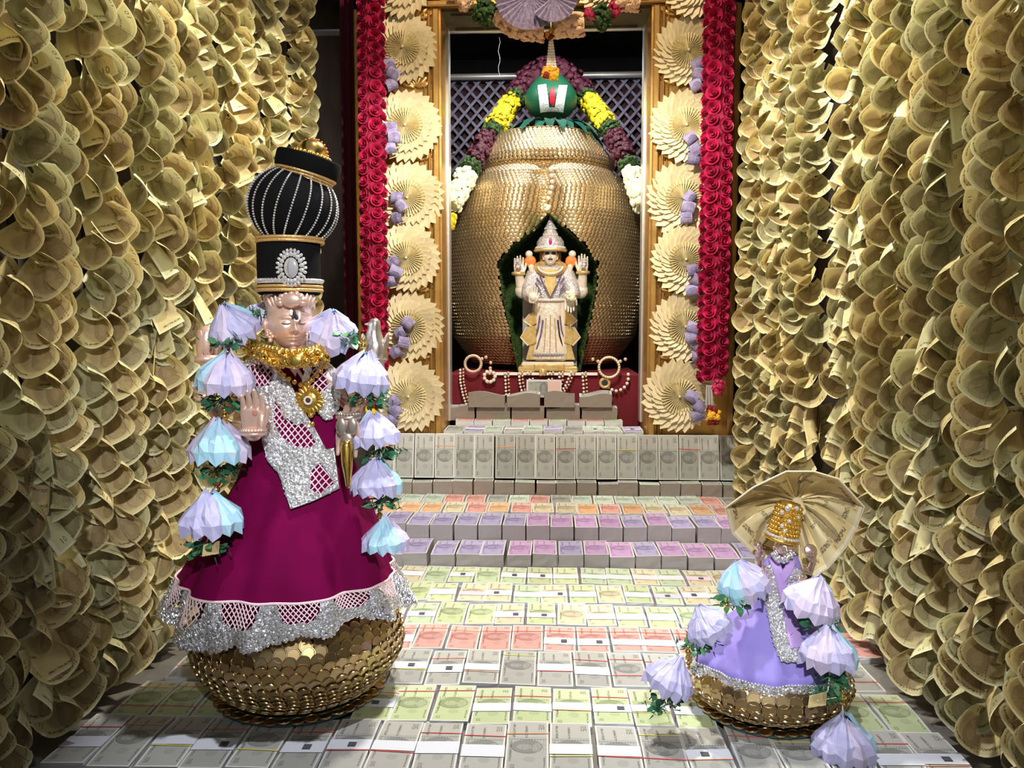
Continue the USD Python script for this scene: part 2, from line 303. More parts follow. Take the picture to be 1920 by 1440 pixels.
# ---------------------------------------------------------------- banknote packets
rng = np.random.default_rng(5)
EY = {'grey': EDGE_W}
def packet(label, x, y0, z0, L, W, th, look, edge, bands=(), tilt=0.0, yaw=0.0, group=None, sag=.002, lean=None, wave=0.0, name='banknote_packet'):
    """A packet of notes, long side away from the viewer, its near end at y0."""
    nu, nv = 7, (8 if wave else 4)
    u, v = np.meshgrid(np.linspace(0, 1, nu), np.linspace(0, 1, nv), indexing='ij')
    s1, s2, s3 = rng.uniform(-1, 1, 3)
    top = th + sag * (s1 * (u - .5) + s2 * np.cos(PI * (u - .5) * 2) * .8 + s3 * (v - .5)) - .0015 * (np.abs(2 * u - 1) ** 3) + wave * np.sin(PI * 1.6 * v + s1 * 2)
    P = np.stack([(.5 - v) * W, u * L, top], -1); Q = np.stack([(.5 - v) * (W - .001), u * (L - .001) + .0005, top * 0], -1)
    R = rotm([0, 0, 1], yaw)
    if lean is not None: R = R @ rotm([1, 0, 0], lean)
    o = V3(x, y0, z0)
    t = thing(name, label, 'banknotes', o, group)
    fix = lambda a: a.reshape(-1, 3) @ R.T + o
    # body: sides and bottom, just under the printed face
    b = np.r_[np.arange(nv), np.arange(1, nu) * nv + nv - 1, (nu - 1) * nv + np.arange(nv - 2, -1, -1), np.arange(nu - 2, 0, -1) * nv]
    A = P.reshape(-1, 3)[b]; k = len(b); mids = []
    for h in (.66, .33): 
        m_ = A.copy(); m_[:, 2] *= h; m_[:, :2] += rng.normal(0, .0005, (k, 2)); mids.append(m_)
    B = A.copy(); B[:, 2] = 0
    Vv = np.vstack([A - V3(0, 0, .0003), *mids, B, [[0, L / 2, 0]], P.reshape(-1, 3) - V3(0, 0, .0003)]); F = []
    for r in range(3):
        i = np.arange(k); F.append(tri(np.stack([r * k + i, r * k + (i + 1) % k, (r + 1) * k + (i + 1) % k, (r + 1) * k + i], 1)))
    F.append(np.stack([3 * k + np.arange(k), 3 * k + (np.arange(k) + 1) % k, np.full(k, 4 * k)], 1)); F.append(grid(nu, nv) + 4 * k + 1)
    put(t, 'paper_stack', (fix(Vv), np.vstack(F)), edge)
    put(t, 'top_note', (fix(P), grid(nu, nv)[:, ::-1]), look, True, uv=np.stack([u.ravel(), v.ravel()], 1))
    zt = lambda uu: float(np.interp(uu, np.linspace(0, 1, nu), top.mean(1)))
    for kind, u0, u1, mat in bands:
        wob = rng.uniform(-.012, .012) if kind == 'rubber' else 0
        n = 5; xs = np.linspace(-.5, .5, n); rows = []
        for q in (u0, u1):
            uu = np.clip(q + wob * xs * 2, .01, .99)
            line = [(-W / 2 - .0006, uu[0] * L, 0.0002)] + [(xx * (W + .001), a * L, np.interp(.5 - xx, np.linspace(0, 1, nv), [np.interp(a, np.linspace(0, 1, nu), top[:, j]) for j in range(nv)]) + .0008) for xx, a in zip(xs, uu)] + [(W / 2 + .0006, uu[-1] * L, 0.0002)]
            rows.append(line)
        pf = np.array(rows); v_, f_ = sheet(pf, -.0004 if kind == 'rubber' else -.0003)
        put(t, 'rubber_band' if kind == 'rubber' else 'paper_band', (fix(v_), f_), mat)
        if kind == 'paper' and rng.random() < .45:
            sx = rng.uniform(-.1, .25); zz = zt((u0 + u1) / 2) + .0025
            put(t, 'stamp_mark', (fix(np.array(boxm(sx * W - .006, sx * W + .006, (u0 + .25 * (u1 - u0)) * L, (u0 + .65 * (u1 - u0)) * L, zz - .001, zz)[0])), boxm(0, 1, 0, 1, 0, 1)[1]), STAMP)
    return t

BOWLS = [(-.4377, 1.36, .10), (at(1437, 1300, 1.33)[0], 1.33, .075)]
def hidden(x, y):
    return any((x - a) ** 2 + (y - b) ** 2 < r * r for a, b, r in BOWLS)
def in_view(x, y, z, m=25):
    px, py = pix((x, y, z)); return -m < px < 1920 + m and py < 1440 + 45
rub = lambda lo, hi: [('rubber', a, a + .012, [RUB_R, RUB_R, RUB_O, RUB_Y][rng.integers(4)]) for a in [rng.uniform(lo, hi)]]
def floor_row(yend, L, W, th, z0, pitch, looks, rowname, style, x0=-.75, x1=.635, edge=EDGE_W, ph=0.0, mats=None, tone=None):
    xs = np.arange(x0 + pitch / 2 + ph, x1 - pitch / 2 + .03, pitch); spots = [x for x in xs if not hidden(x, yend - L / 2) and in_view(x, yend, z0)]
    seen, hid = 0, {}
    for i, x in enumerate(spots):
        k = tone(i, len(spots)) if tone else rng.integers(len(looks)); look, col = looks[k]; b, say = style(); ps = [pix((x + dx, yend - L * q, z0 + th)) for q in (.15, .5, .85) for dx in (-.02, .02)]
        who = next((w for w, f in COVER if sum(f(*p) for p in ps) >= 4), None)
        if who: hid[who] = hid.get(who, 0) + 1; label, grp = f'{col} packet hidden behind {who}, {ORD[hid[who] - 1]} from left, {rowname}', None
        else: label, grp = f'{col} banknote packet {say}, {ORD[seen] if seen < 20 else "last"} visible from left, {rowname}', None; seen += 1
        packet(label, x + rng.normal(0, .0012), yend - L + rng.normal(0, .002), z0, L, W - rng.uniform(.0008, .002), th * rng.uniform(.93, 1.04), look, edge, b, yaw=rng.normal(0, .012), group=grp)
COVER = [('maroon statue', lambda x, y: (305 < x < 750 and 1060 < y < 1200) or (335 < x < 740 and 1200 <= y < 1330) or (400 < x < 690 and 1330 <= y < 1400) or (390 < x < 720 and 800 < y <= 1060)),
         ('small lavender statue', lambda x, y: (1300 < x < 1600 and 1080 < y < 1345) or (1340 < x < 1560 and 1345 <= y < 1395) or (1370 < x < 1610 and 890 < y <= 1080))]
def st_rub():
    r = rng.random()
    if r < .25: return rub(.74, .8) + rub(.2, .3), 'in rubber bands'
    if r < .5: return [('paper', .36, .55, BAND)] + rub(.3, .36), 'with white band'
    if r < .8: return rub(.7, .82), 'with one rubber band'
    return [('paper', .30, .52, BAND), ('rubber', .70, .712, RUB_R)], 'with two bands'
def st_paper():
    r = rng.random()
    if r < .62: return [('paper', .28, .56, BAND)], 'with white band'
    if r < .8: return [('paper', .28, .5, BANDP)], 'with pink band'
    return [], 'without a band'
def st_none(): return [], 'without a band'
def st_red():
    r = rng.random()
    if r < .55: return [('paper', .22, .46, BAND), ('rubber', .74, .752, RUB_R)], 'with two bands'
    return rub(.68, .8), 'with one rubber band'
floor_row(1.257, .15, .066, .014, 0, .0685, [(GREY, 'grey')], 'front floor row', st_rub)
floor_row(1.385, .129, .0645, .014, 0, .067, [(LIME, 'lime green')], 'second floor row', st_rub, ph=.02)
floor_row(1.545, .15, .066, .014, 0, .0685, [(GREY, 'grey')], 'third floor row', st_rub, ph=.045)
floor_row(1.675, .129, .0645, .014, 0, .0665, [(PINK, 'reddish')], 'red floor row', st_red, ph=.01)
mx = [(PALE, 'pale yellow'), (MINT, 'pale green'), (LIME, 'lime green'), (PALE, 'pale yellow')]
floor_row(1.812, .129, .0645, .014, 0, .0665, mx, 'row behind reds', st_paper, ph=.035)
floor_row(1.95, .129, .0645, .014, 0, .0665, mx, 'second row behind reds', st_paper, ph=.0)
floor_row(2.085, .129, .0645, .014, 0, .0665, mx, 'row before lavender step', st_paper, ph=.03)
pu = [(PURP, 'lavender'), (VIOL_LIT, 'violet_lit')]
pt = lambda i, n: int(rng.random() < (.08 if i < n * .45 else .55))  # more violet-tinted copies to the right, standing in for coloured light there
floor_row(2.232, .142, .066, .046, 0, .0685, pu, 'lower lavender row', st_none, ph=.02, edge=EDGE_G, tone=pt)
floor_row(2.378, .142, .066, .089, 0, .0685, pu, 'upper lavender row', st_none, ph=.0, edge=EDGE_G, tone=pt)
og = [(ORNG, 'orange'), (PINK, 'reddish'), (PALE, 'pale yellow'), (ORNG, 'orange')]
floor_row(2.515, .13, .066, .014, .075, .0685, og, 'orange row', st_none, ph=.015)
sg = [(SAGE, 'sage'), (GREY, 'grey'), (SAGE, 'sage'), (PINK, 'reddish')]
floor_row(2.630, .112, .066, .014, .075, .0685, sg, 'pale row behind oranges', st_none, ph=.0)
floor_row(2.683, .05, .066, .055, .075, .0685, [(SAGE, 'brown-edged'), (GREY, 'brown-edged')], 'brown row below uprights', st_none, ph=.02, edge=EDGE_B)
# upright grey packets against the high step
for i in range(18):
    x = -.560 + i * .0685; dz = rng.uniform(-.006, .004) - (.012 if i in (2, 17) else 0)
    b, say = st_none() if i % 3 else (rub(.62, .72), 'with one rubber band')
    packet(f'upright grey banknote packet {say}, {ORD[i]} from left below the gateway', x + rng.normal(0, .001), 2.688, .131, .15, .066, .016, GREY, EDGE_W, b, lean=math.radians(80 + rng.normal(0, 1.2)), yaw=rng.normal(0, .01))
# the ledge in the gateway
for i in range(10):
    x = GX0 + .036 + i * .0685
    packet(f'pale blue-grey packet, {ORD[i]} from left along the front of the gateway ledge', x, 2.728, .268, .142, .066, .020, PURP if i % 4 == 1 else SAGE if i % 3 else GREY, EDGE_W, [('paper', .25, .5, BAND)] if i % 2 else (), yaw=rng.normal(0, .02))
for i in range(9):
    x = GX0 + .06 + i * .067
    packet(f'{"pink" if i % 3 != 2 else "green"} packet, {ORD[i]} from left along the back of the gateway ledge', x, 2.872, .268, .070, .064, .037, PINK if i % 3 != 2 else MINT, EDGE_W, (), yaw=rng.normal(0, .02))
def brick_stack(label, px0, px1, py0, py1, Y, look=GREY):
    a, b = at(px0, py1, Y), at(px1, py0, Y); h = b[2] - a[2]
    packet(label, (a[0] + b[0]) / 2, Y, a[2], .066, b[0] - a[0] - .002, h, look, EDGE_B, (), sag=.006, name='banknote_brick', wave=.006)
for i, (x0, x1) in enumerate(((831, 890), (893, 957), (959, 1021), (1024, 1088), (1090, 1158))):
    brick_stack(f'thick brown-edged brick of notes, {ORD[i]} from left in the lower row', x0, x1, 762, 788, 2.92)
# ---------------------------------------------------------------- hanging garlands of folded notes
rg = np.random.default_rng(11)
def spout(core, zc, az, phi, size):
    """A note waved into an S, hung by its upper long edge; returns vertices, faces, uv."""
    L, W = .123 * size, .063 * size; nu, nv = 12, 4
    u, v = np.meshgrid(np.linspace(-1, 1, nu), np.linspace(0, 1, nv), indexing='ij')
    o = V3(math.cos(az), math.sin(az), 0); t = V3(-math.sin(az), math.cos(az), 0); z = V3(0, 0, 1)
    a = o * math.cos(phi) - z * math.sin(phi); b = -z * math.cos(phi) - o * math.sin(phi)
    ph = rg.uniform(-.25, .25); tt = .043 * size * u; bb = .026 * size * np.sin(PI * (u * 1.1 + ph)); s = .75 + .25 * v ** .7
    P = V3(*core, zc) + o * .012 + a * (W * v)[..., None] + t * (tt * s)[..., None] + b * (bb * s)[..., None] - z * (.010 * size * v ** 2)[..., None]
    return P.reshape(-1, 3), grid(nu, nv), np.stack([(u.ravel() + 1) / 2, v.ravel() if rg.random() < .5 else 1 - v.ravel()], 1)
def loop(core, zc, sgn, alpha, phi, beta, size):
    """A note looped on itself: both short ends at the cord, the middle drooping outwards, its open side turned alpha from the entrance towards the room."""
    L, W = .123 * size, .063 * size; nu, nv = 15, 4
    u, v = np.meshgrid(np.linspace(-1, 1, nu), np.linspace(0, 1, nv), indexing='ij')
    h = V3(sgn * math.sin(alpha), -math.cos(alpha), 0); o = V3(sgn * math.cos(alpha), math.sin(alpha), 0); z = V3(0, 0, 1)
    a = h * math.cos(phi) - z * math.sin(phi); dn = -z * math.cos(phi) - h * math.sin(phi)
    b = o * math.cos(beta) + dn * math.sin(beta); t = np.cross(a, b)
    k = rg.uniform(.55, 1.0); w = rg.uniform(.028, .037) * size; D = rg.uniform(.046, .056) * size
    bb = D * (1 - np.abs(u) ** 2.3); tt = w * ((1 - k) * np.sin(PI * u) + k * np.sin(PI / 2 * u) * 1.15); s = .10 + .90 * v ** .75
    P = V3(*core, zc) + a * (W * .8 * (v - .25))[..., None] + t * (tt * s)[..., None] + b * (bb * (.30 + .70 * v ** .8))[..., None] - z * (.004 * size * v ** 2)[..., None]
    return P.reshape(-1, 3), grid(nu, nv), np.stack([(u.ravel() + 1) / 2, v.ravel() if rg.random() < .5 else 1 - v.ravel()], 1)
def garland(label, x, y, ztop, sgn, size, pitch, ps, seed):
    global rg
    rg = np.random.default_rng(seed); zs = np.arange(.070, ztop, pitch)
    t = thing('folded_note_garland', label, 'garland', (x, y, 0), 'curtain of folded banknotes')
    put(t, 'cord', tube([(x, y, .03), (x, y, ztop + .05)], .006, 6), BROWN)
    for r, zc in enumerate(zs):
        low = zc < .20
        for k in range(3):
            if rg.random() < ps:
                az = math.radians((-105, -58, -10)[k] + (22 if r % 2 else 0) + rg.normal(0, 5)); az = az if sgn > 0 else PI - az
                v, f, uv = spout((x + rg.normal(0, .004), y + rg.normal(0, .004)), zc + rg.normal(0, .005), az, math.radians(np.clip(rg.normal(60, 6), 40, 75)), size)
            else:
                dy = (k - 1) * .043 + (.016 if r % 2 else -.006) + rg.normal(0, .004); bulge = .040 * math.cos(min(1.5, abs(dy) / .07 * 1.5))
                v, f, uv = loop((x + sgn * (bulge - .012) + rg.normal(0, .003), y + dy), zc + .012 + rg.normal(0, .005), sgn, math.radians(10 + 19 * k + rg.normal(0, 9)), math.radians(rg.normal(16 if not low else 6, 7)), math.radians(np.clip(rg.normal(52, 9), 28, 78)), size)
            if v[:, 2].min() < .026: v = v + V3(0, 0, min(.05, .026 - v[:, 2].min())); v[:, 2] = np.maximum(v[:, 2], .024)
            put(t, 'folded_note', (v, f), TEN if rg.random() < .62 else TEN2, True, uv=uv)
LEFT = [(.995, .1), (1.175, .1), (1.36, .06), (1.545, .25), (1.745, .45), (1.97, .12), (2.23, .3), (2.51, .1)]
RIGHT = [(1.005, .08), (1.195, .05), (1.385, .12), (1.575, .08), (1.80, .7), (2.08, .1), (2.34, .4), (2.58, .1)]
for side, ys in (('left', LEFT), ('right', RIGHT)):
    for i, (y, ps) in enumerate(ys):
        garland(f'floor-length garland of folded cream notes, {ORD[i]} from camera, {side} wall', (-.800 if side == 'left' else .678) + rng.normal(0, .005), y, .664 + 601 * y / 1507 + .10, 1 if side == 'left' else -1, 1.06, .043, ps, 100 + i + (50 if side == 'right' else 0))
# ---------------------------------------------------------------- gateway
GOLD = M('gilt_wood', (.70, .42, .13), .34, .75, col2=(.50, .30, .10), nscale=14, bump=.35, bscale=45)
GOLDM = M('polished_gold', (.90, .60, .16), .2, 1.0)
GOLDP = M('gilt_carving', (.85, .55, .2), .3, .85, bump=.5, bscale=60, btype='voronoi')
SOFF = M('olive_soffit', (.10, .085, .04), .55, .2, col2=(.06, .05, .03), nscale=20)
SILV = M('silver_tape', (.75, .77, .80), .3, .7, bump=.4, bscale=40)
CREAM = M('cream_paper', (.88, .78, .54), .6, col2=(.80, .69, .45), nscale=120, rnd=.09, trans=.12)
CREAM2 = M('cream_paper_pleat', (.86, .78, .54), .6, col2=(.72, .64, .42), nscale=90, rnd=.06)
YF, YB = 2.745, 2.945
gate = thing('gilded_gateway', 'gilded wooden gateway framing the golden pot and small idol', 'gateway', (0, YF, 0), kind='structure')
for sx, xi, xo in ((-1, GX0, GX0 - .29), (1, GX1, GX1 + .29)):
    lo, hi = min(xi, xo), max(xi, xo)
    put(gate, 'pillar', boxm(lo, hi, YF, YB, .26, 1.98), GOLD)
    for d, wd, pr in ((.004, .022, .022), (.034, .010, .014), (.052, .006, .009), (.27, .02, .02)):
        a = xi + sx * d; b = a + sx * wd
        put(gate, 'moulding', boxm(min(a, b), max(a, b), YF - pr, YF, .262, 1.69, .004), GOLD)
    a, b = xi, xi - sx * .006
    put(gate, 'silver_edge', boxm(min(a, b), max(a, b), YB - .05, YB + .01, .30, 1.69), SILV, label='silver taped inner edge')
    for zc in (1.66, 1.44, 1.2, .98, .76, .53):           # carved ornaments on the pillar
        ang = np.linspace(0, 2 * PI, 25); ms = []
        for k in range(7):
            q = (k - 3) * .42; ms.append(tf(ball((0, 0, 0), 1, 1, (.009, .008, .028)), (xi + sx * .085 + .03 * math.sin(q), YF - .004, zc + .03 * math.cos(q)), rotm([0, 1, 0], q)))
        put(gate, 'carved_shell', join(*ms), GOLDP, True)
put(gate, 'lintel', boxm(GX0 - .29, GX1 + .29, YF, YB, 1.70, 1.98), GOLD)
put(gate, 'soffit_panel', boxm(GX0, GX1, YF + .012, YB - .012, 1.690, 1.70), SOFF, label='dark olive carved underside')
for y in (YF + .03, YB - .04): put(gate, 'moulding', boxm(GX0 + .03, GX1 - .03, y, y + .012, 1.683, 1.690), SOFF)
for z, h, pr in ((1.70, .018, .018), (1.735, .012, .010), (1.77, .03, .03)): put(gate, 'moulding', boxm(GX0 - .27, GX1 + .27, YF - pr, YF, z, z + h, .004), GOLD)

# pleated rosettes of folded notes
def rosette(cx, cz, R, y, label, seed, look=CREAM, group=None, teeth=28):
    r = np.random.default_rng(seed); t = thing('note_rosette', label, 'rosette', (cx, y, cz), group)
    put(t, 'backing_disc', tf(lathe([(0, 0), (R * .72, 0), (R * .72, -.004), (0, -.004)], 28), (cx, y, cz), rotm([1, 0, 0], PI / 2)), CREAM2)
    ph = r.uniform(0, 1)
    for ring, (r0, r1, wd, y0, sk, n) in enumerate(((.52, 1.0, .17, .006, .30, teeth), (.36, .74, .13, .014, .42, teeth - 2))):
        for k in range(n):
            a = (k + ph) / n * 2 * PI; da = 2 * PI / n
            def pt(rr, aa, h): return V3(cx + R * rr * math.cos(aa), y - h, cz + R * rr * math.sin(aa))
            a2 = a - sk; j = r.normal(0, .02)
            P = [pt(r0, a, y0), pt(r0, a + da * 1.3, y0 + .005), pt(r1 * .86 + j, a2 + da * 1.15, y0 + .010), pt(r1 + j, a2 + da * .25, y0 + .006), pt(r1 * .80, a2 - da * .35, y0 - .001)]
            Q = [p + V3(0, .003, 0) for p in P]; m = len(P)
            F = [[0, 2, 1], [0, 3, 2], [0, 4, 3]]; F = F + [[b + m for b in reversed(f)] for f in F] + [q for i in range(m) for q in ([i, (i + 1) % m, (i + 1) % m + m], [i, (i + 1) % m + m, i + m])]
            put(t, 'folded_note', (np.array(P + Q), np.array(F)), look)
    n = 34; A = np.arange(n * 2) / (2 * n) * 2 * PI; rows = []
    for rr, amp in ((.02, .001), (.22, .006), (.48, .011)):
        rows.append(np.stack([cx + R * rr * np.cos(A), y - .022 - amp * np.where(np.arange(2 * n) % 2, 1, -1) + .010 * rr, cz + R * rr * np.sin(A)], 1))
    rows.append(np.stack([cx + R * .44 * np.cos(A), np.full(2 * n, y - .006), cz + R * .44 * np.sin(A)], 1))
    put(t, 'pleated_fan', (np.vstack(rows), grid(4, 2 * n, True)), CREAM2, label='radially pleated centre')
    put(t, 'centre_dot', tf(lathe([(0, .004), (R * .035, .002), (R * .035, -.002)], 12), (cx, y - .0265, cz), rotm([1, 0, 0], PI / 2)), CREAM)
    return t
LAVC = M('lavender_paper', (.26, .21, .38), .55, col2=(.46, .40, .58), nscale=120, rnd=.1, trans=.1)
LAVD = M('lavender_paper_print', (.30, .26, .46), .55, col2=(.52, .47, .68), nscale=110)
def curl_strip(x, z, y, label, tilt, seed, n=3):
    """Lavender notes folded narrow and curled into short loops, pinned in a column."""
    r = np.random.default_rng(seed); t = thing('curled_note_strip', label, 'folded notes', (x, y, z), 'curled lavender notes on the rosettes')
    for k in range(n):
        off = (k - (n - 1) / 2) * .032; cx = x + math.sin(tilt) * -off + r.normal(0, .003); cz = z + off; tw = tilt + r.normal(0, .3); w = .021 + r.uniform(0, .004)
        a = np.linspace(-.22 * PI, 1.22 * PI, 11); q = r.uniform(.8, 1.3); w = w * .86
        pr = np.stack([np.zeros_like(a), -.013 * np.sin(a) * q - .004 - .006 * (k % 2), .0180 * np.cos(a)], 1)
        pf = np.stack([pr + V3(-w, .002, 0), pr + V3(w * .2, -.002, 0), pr + V3(w, .002, 0)], 1)
        v, f = sheet(pf, .0012); v = v @ (rotm([0, 1, 0], tw + (.5 if k % 2 else -.25)) @ rotm([0, 0, 1], r.normal(0, .25))).T + V3(cx + (.007 if k % 2 else -.004), y, cz)
        u0 = r.uniform(.1, .4); uq = np.array([(u0 + .45 * i_ / 10, .15 + .35 * j_) for i_ in range(11) for j_ in range(3)])
        put(t, 'curled_note', (v, f), PURP, 40 if False else None, uv=np.vstack([uq, uq]))
LR = [(757, 92), (762, 237), (766, 372), (764, 484), (768, 612), (768, 742)]; RR = [(1289, 98), (1285, 237), (1280, 372), (1284, 487), (1283, 612), (1272, 742)]
LC = [(732, 138), (733, 257), (747, 388), (739, 508), (752, 632), (737, 770)]; RC = [(1309, 138), (1298, 278), (1290, 388), (1301, 525), (1304, 642), (1306, 762)]
for side, ros, cur in (('left', LR, LC), ('right', RR, RC)):
    for i, (a, b) in enumerate(zip(ros, cur)):
        y = YF - .012 - .016 * (i % 2); p = at(a[0], a[1], y); R = .118 + .004 * (i % 3)
        rosette(p[0], p[2], R, y, f'pleated cream note rosette, {ORD[i]} from top on the {side} gateway pillar', 40 + i + (side == 'right') * 10, group='pleated rosettes on the gateway')
        q = at(b[0], b[1], y - .05); curl_strip(q[0], q[2], y - .035, f'curled lavender notes pinned to {ORD[i]} rosette from top, {side} pillar', [.05, -.1, .12, -.2, -.3, -.15][i] * (1 if side == 'left' else -1), 70 + i + (side == 'right') * 10, 4 if i in (4,) else 3)

# rose garlands and the maroon drape beside the gateway
ROSE = M('rose_petals', (.50, .008, .085), .55, col2=(.33, .004, .05), nscale=60, rnd=.22, sheen=.3)
ROSED = M('rose_garland_core', (.30, .005, .05), .7)
rr_ = np.random.default_rng(3)
def rose_mesh(seed):
    r = np.random.default_rng(seed); ms = []
    for k, (ra, h, n) in enumerate(((.30, 1.0, 3), (.58, .85, 5), (.92, .55, 6))):
        for i in range(n):
            a = (i + r.uniform(-.15, .15)) / n * 2 * PI + k; w = 2 * PI / n * .68
            aa = np.linspace(a - w, a + w, 5); rows = []
            for s_, hh in ((.55, .12), (1.0, h * .8), (1.16, h)):
                rows.append(np.stack([ra * s_ * np.cos(aa), ra * s_ * np.sin(aa), hh * (1 - .30 * ((aa - a) / w) ** 2)], 1))
            ms.append((np.vstack(rows), grid(3, 5)))
    return join(*ms)
ROSES = [rose_mesh(i) for i in range(6)]
def rose_garland(x0, x1, ztop, zbot, y, label):
    t = thing('rose_garland', label, 'garland', ((x0 + x1) / 2, y, zbot)); w = (x1 - x0)
    put(t, 'core', boxm(x0 + .006, x1 - .006, y, y + w * .8, zbot, ztop, .01), ROSED)
    nz = int((ztop - zbot) / .040)
    for k in range(nz):
        for j in range(2):
            z = zbot + .02 + k * .040 + j * .02; x = x0 + w * (.27 + .46 * j)
            d = V3((j - .5) * .7 + rr_.normal(0, .15), -1, rr_.normal(0, .2)); s = w * rr_.uniform(.25, .31)
            m = ROSES[rr_.integers(6)]
            put(t, 'rose', tf(m, (x, y + .006, z), frame(d) @ rotm([0, 0, 1], rr_.uniform(0, 6)), s), ROSE, True)
        sx, xx = ((-1, x0) if k % 2 else (1, x1)); z = zbot + .02 + k * .04
        for sx, xx in ((-1, x0 + .008), (1, x1 - .008)):
            put(t, 'rose', tf(ROSES[rr_.integers(6)], (xx, y + w * .42, z + sx * .01), frame(V3(sx, -.25, rr_.normal(0, .2))), w * .27), ROSE, True)
    return t
yg = YF - .132
pl0, pl1 = at(676, 400, yg)[0], at(717, 400, yg)[0]; pr0, pr1 = at(1322, 400, yg)[0], at(1369, 400, yg)[0]
rose_garland(pl0, pl1, 1.80, at(700, 700, yg)[2], yg, 'deep red rose garland hanging down the left side of the gateway')
rose_garland(pr0, pr1, 1.80, at(1340, 712, yg)[2], yg, 'deep red rose garland hanging down the right side of the gateway')
MAROON = M('maroon_cloth', (.16, .005, .035), .8, sheen=.4)
MAROOND = M('maroon_drape_cloth', (.10, .004, .02), .85, sheen=.3)
xa, xb = at(638, 400, YF)[0], at(682, 400, YF)[0]
zz = np.linspace(.2, 1.85, 18); xx = np.linspace(xa, xb, 15)
pf = np.stack(np.broadcast_arrays(xx[None, :], YF + .03 + .012 * np.sin(xx * 260)[None, :] + 0 * zz[:, None], zz[:, None]), -1)
dr = put('/World', 'maroon_drape', sheet(pf, .003), MAROOND, True, label='dark maroon cloth drape left of the red rose garland', cat='drape')
xa, xb = at(1366, 400, YF)[0], at(1400, 400, YF)[0]; xx = np.linspace(xa, xb + .05, 15)
pf = np.stack(np.broadcast_arrays(xx[None, :], YF + .03 + .012 * np.sin(xx * 260)[None, :] + 0 * zz[:, None], zz[:, None]), -1)
put('/World', 'black_drape', sheet(pf, .003), BLACK, True, label='black sheet added to darken the gap right of the red rose garland', cat='drape')  # dark sheet added where there is only a black gap

# flower segments
def florets(axis, r, n, size, seed, jag=.25):
    """A bumpy garland segment: many small blossoms round a curved axis (points)."""
    g = np.random.default_rng(seed); ax = np.asarray(axis, float); ms = [tube(ax, r * .8, 8)]
    t = np.gradient(ax, axis=0); base = trimesh.creation.icosphere(0, 1.0)
    for _ in range(n):
        u = g.uniform(0, len(ax) - 1.001); i = int(u); p = ax[i] + (ax[i + 1] - ax[i]) * (u - i); F = frame(t[i]); a = g.uniform(0, 2 * PI)
        d = F[:, 0] * math.cos(a) + F[:, 1] * math.sin(a); k = frame(d + g.normal(0, jag, 3))
        ms.append((base.vertices * V3(1.1, 1.1, .6) * size * g.uniform(.7, 1.2) @ k.T + p + d * r * g.uniform(.85, 1.1), np.array(base.faces)))
    return join(*ms)
PEACH = M('peach_blossom', (.84, .58, .40), .7, col2=(.74, .46, .28), nscale=60)
YELL = M('yellow_blossom', (.74, .62, .02), .65, col2=(.62, .48, .01), nscale=60)
WHITEB = M('white_blossom', (.86, .86, .70), .65, col2=(.76, .78, .56), nscale=60)
MARB = M('maroon_blossom', (.062, .0012, .020), .65, col2=(.045, .001, .014), nscale=60)
GREENB = M('green_sprigs', (.032, .085, .016), .7, col2=(.02, .05, .01), nscale=60)
ORANB = M('orange_blossom', (.85, .48, .02), .6, col2=(.75, .36, .02), nscale=60)
DKRED = M('dark_red_blossom', (.20, .01, .01), .7)
def seg(*pts, n=9):
    p = np.array(pts, float); 
    if len(p) == 2: return np.linspace(p[0], p[1], n)
    s = np.linspace(0, 1, n)[:, None]; return (1 - s) ** 2 * p[0] + 2 * s * (1 - s) * p[1] + s ** 2 * p[2]
# swag over the lintel
sw = thing('lintel_flower_swag', 'peach flower swag with green and red pieces along the gateway lintel', 'garland', at(1030, 40, YF - .06)); ys = YF - .05
A_ = lambda x, y, Y=None: at(x, y, ys if Y is None else Y)
put(sw, 'peach_blossoms', florets(seg(A_(945, 20), A_(955, 50), A_(1020, 52)), .040, 190, .011, 1), PEACH, kind='stuff')
put(sw, 'peach_blossoms', florets(seg(A_(1042, 50), A_(1095, 46)), .032, 130, .011, 2), PEACH, kind='stuff')
put(sw, 'peach_blossoms', florets(seg(A_(1155, -8), A_(1200, 0)), .036, 110, .011, 3), PEACH, kind='stuff')
put(sw, 'peach_blossoms', florets(seg(A_(858, 4), A_(872, -10)), .036, 80, .011, 4), PEACH, kind='stuff')
put(sw, 'green_sprigs', florets(seg(A_(895, 14), A_(925, 35)), .034, 130, .008, 5, .8), GREENB, kind='stuff')
put(sw, 'green_sprigs', florets(seg(A_(1118, 40), A_(1140, 26)), .034, 130, .008, 6, .8), GREENB, kind='stuff')
put(sw, 'red_blossoms', florets(seg(A_(1108, 34), A_(1112, 22)), .022, 60, .008, 7), ROSE, kind='stuff')
put(sw, 'red_blossoms', florets(seg(A_(1148, 8), A_(1160, 24)), .022, 60, .008, 8), ROSE, kind='stuff')
# fans of lavender notes over the swag
def fan(cx, cz, y, R, a0, a1, n, label):
    t = thing('pleated_note_fan', label, 'paper fan', (cx, y, cz)); w = (a1 - a0) / n
    for k in range(n):
        a = a0 + w * k; P = []
        for rr in (.12, 1.0):
            for q, h in ((0, 0), (.5, .012 * rr + .002), (1, 0)):
                ex = 1.0 + (.06 if q == .5 and rr == 1 else 0); P.append(V3(cx + R * rr * ex * math.cos(a + w * q), y - h, cz + R * rr * ex * math.sin(a + w * q)))
        put(t, 'pleat', sheet(np.array(P).reshape(2, 3, 3), .001), LAVC)
    return t
c = at(992, -12, ys - .07); fan(c[0], c[2], ys - .055, .105, PI * 1.02, PI * 1.93, 15, 'lavender pleated note fan at the middle of the lintel, larger one')
c = at(1037, -6, ys - .08); fan(c[0], c[2], ys - .075, .075, PI * 1.2, PI * 2.0, 10, 'smaller lavender note fan overlapping the larger fan on the lintel')
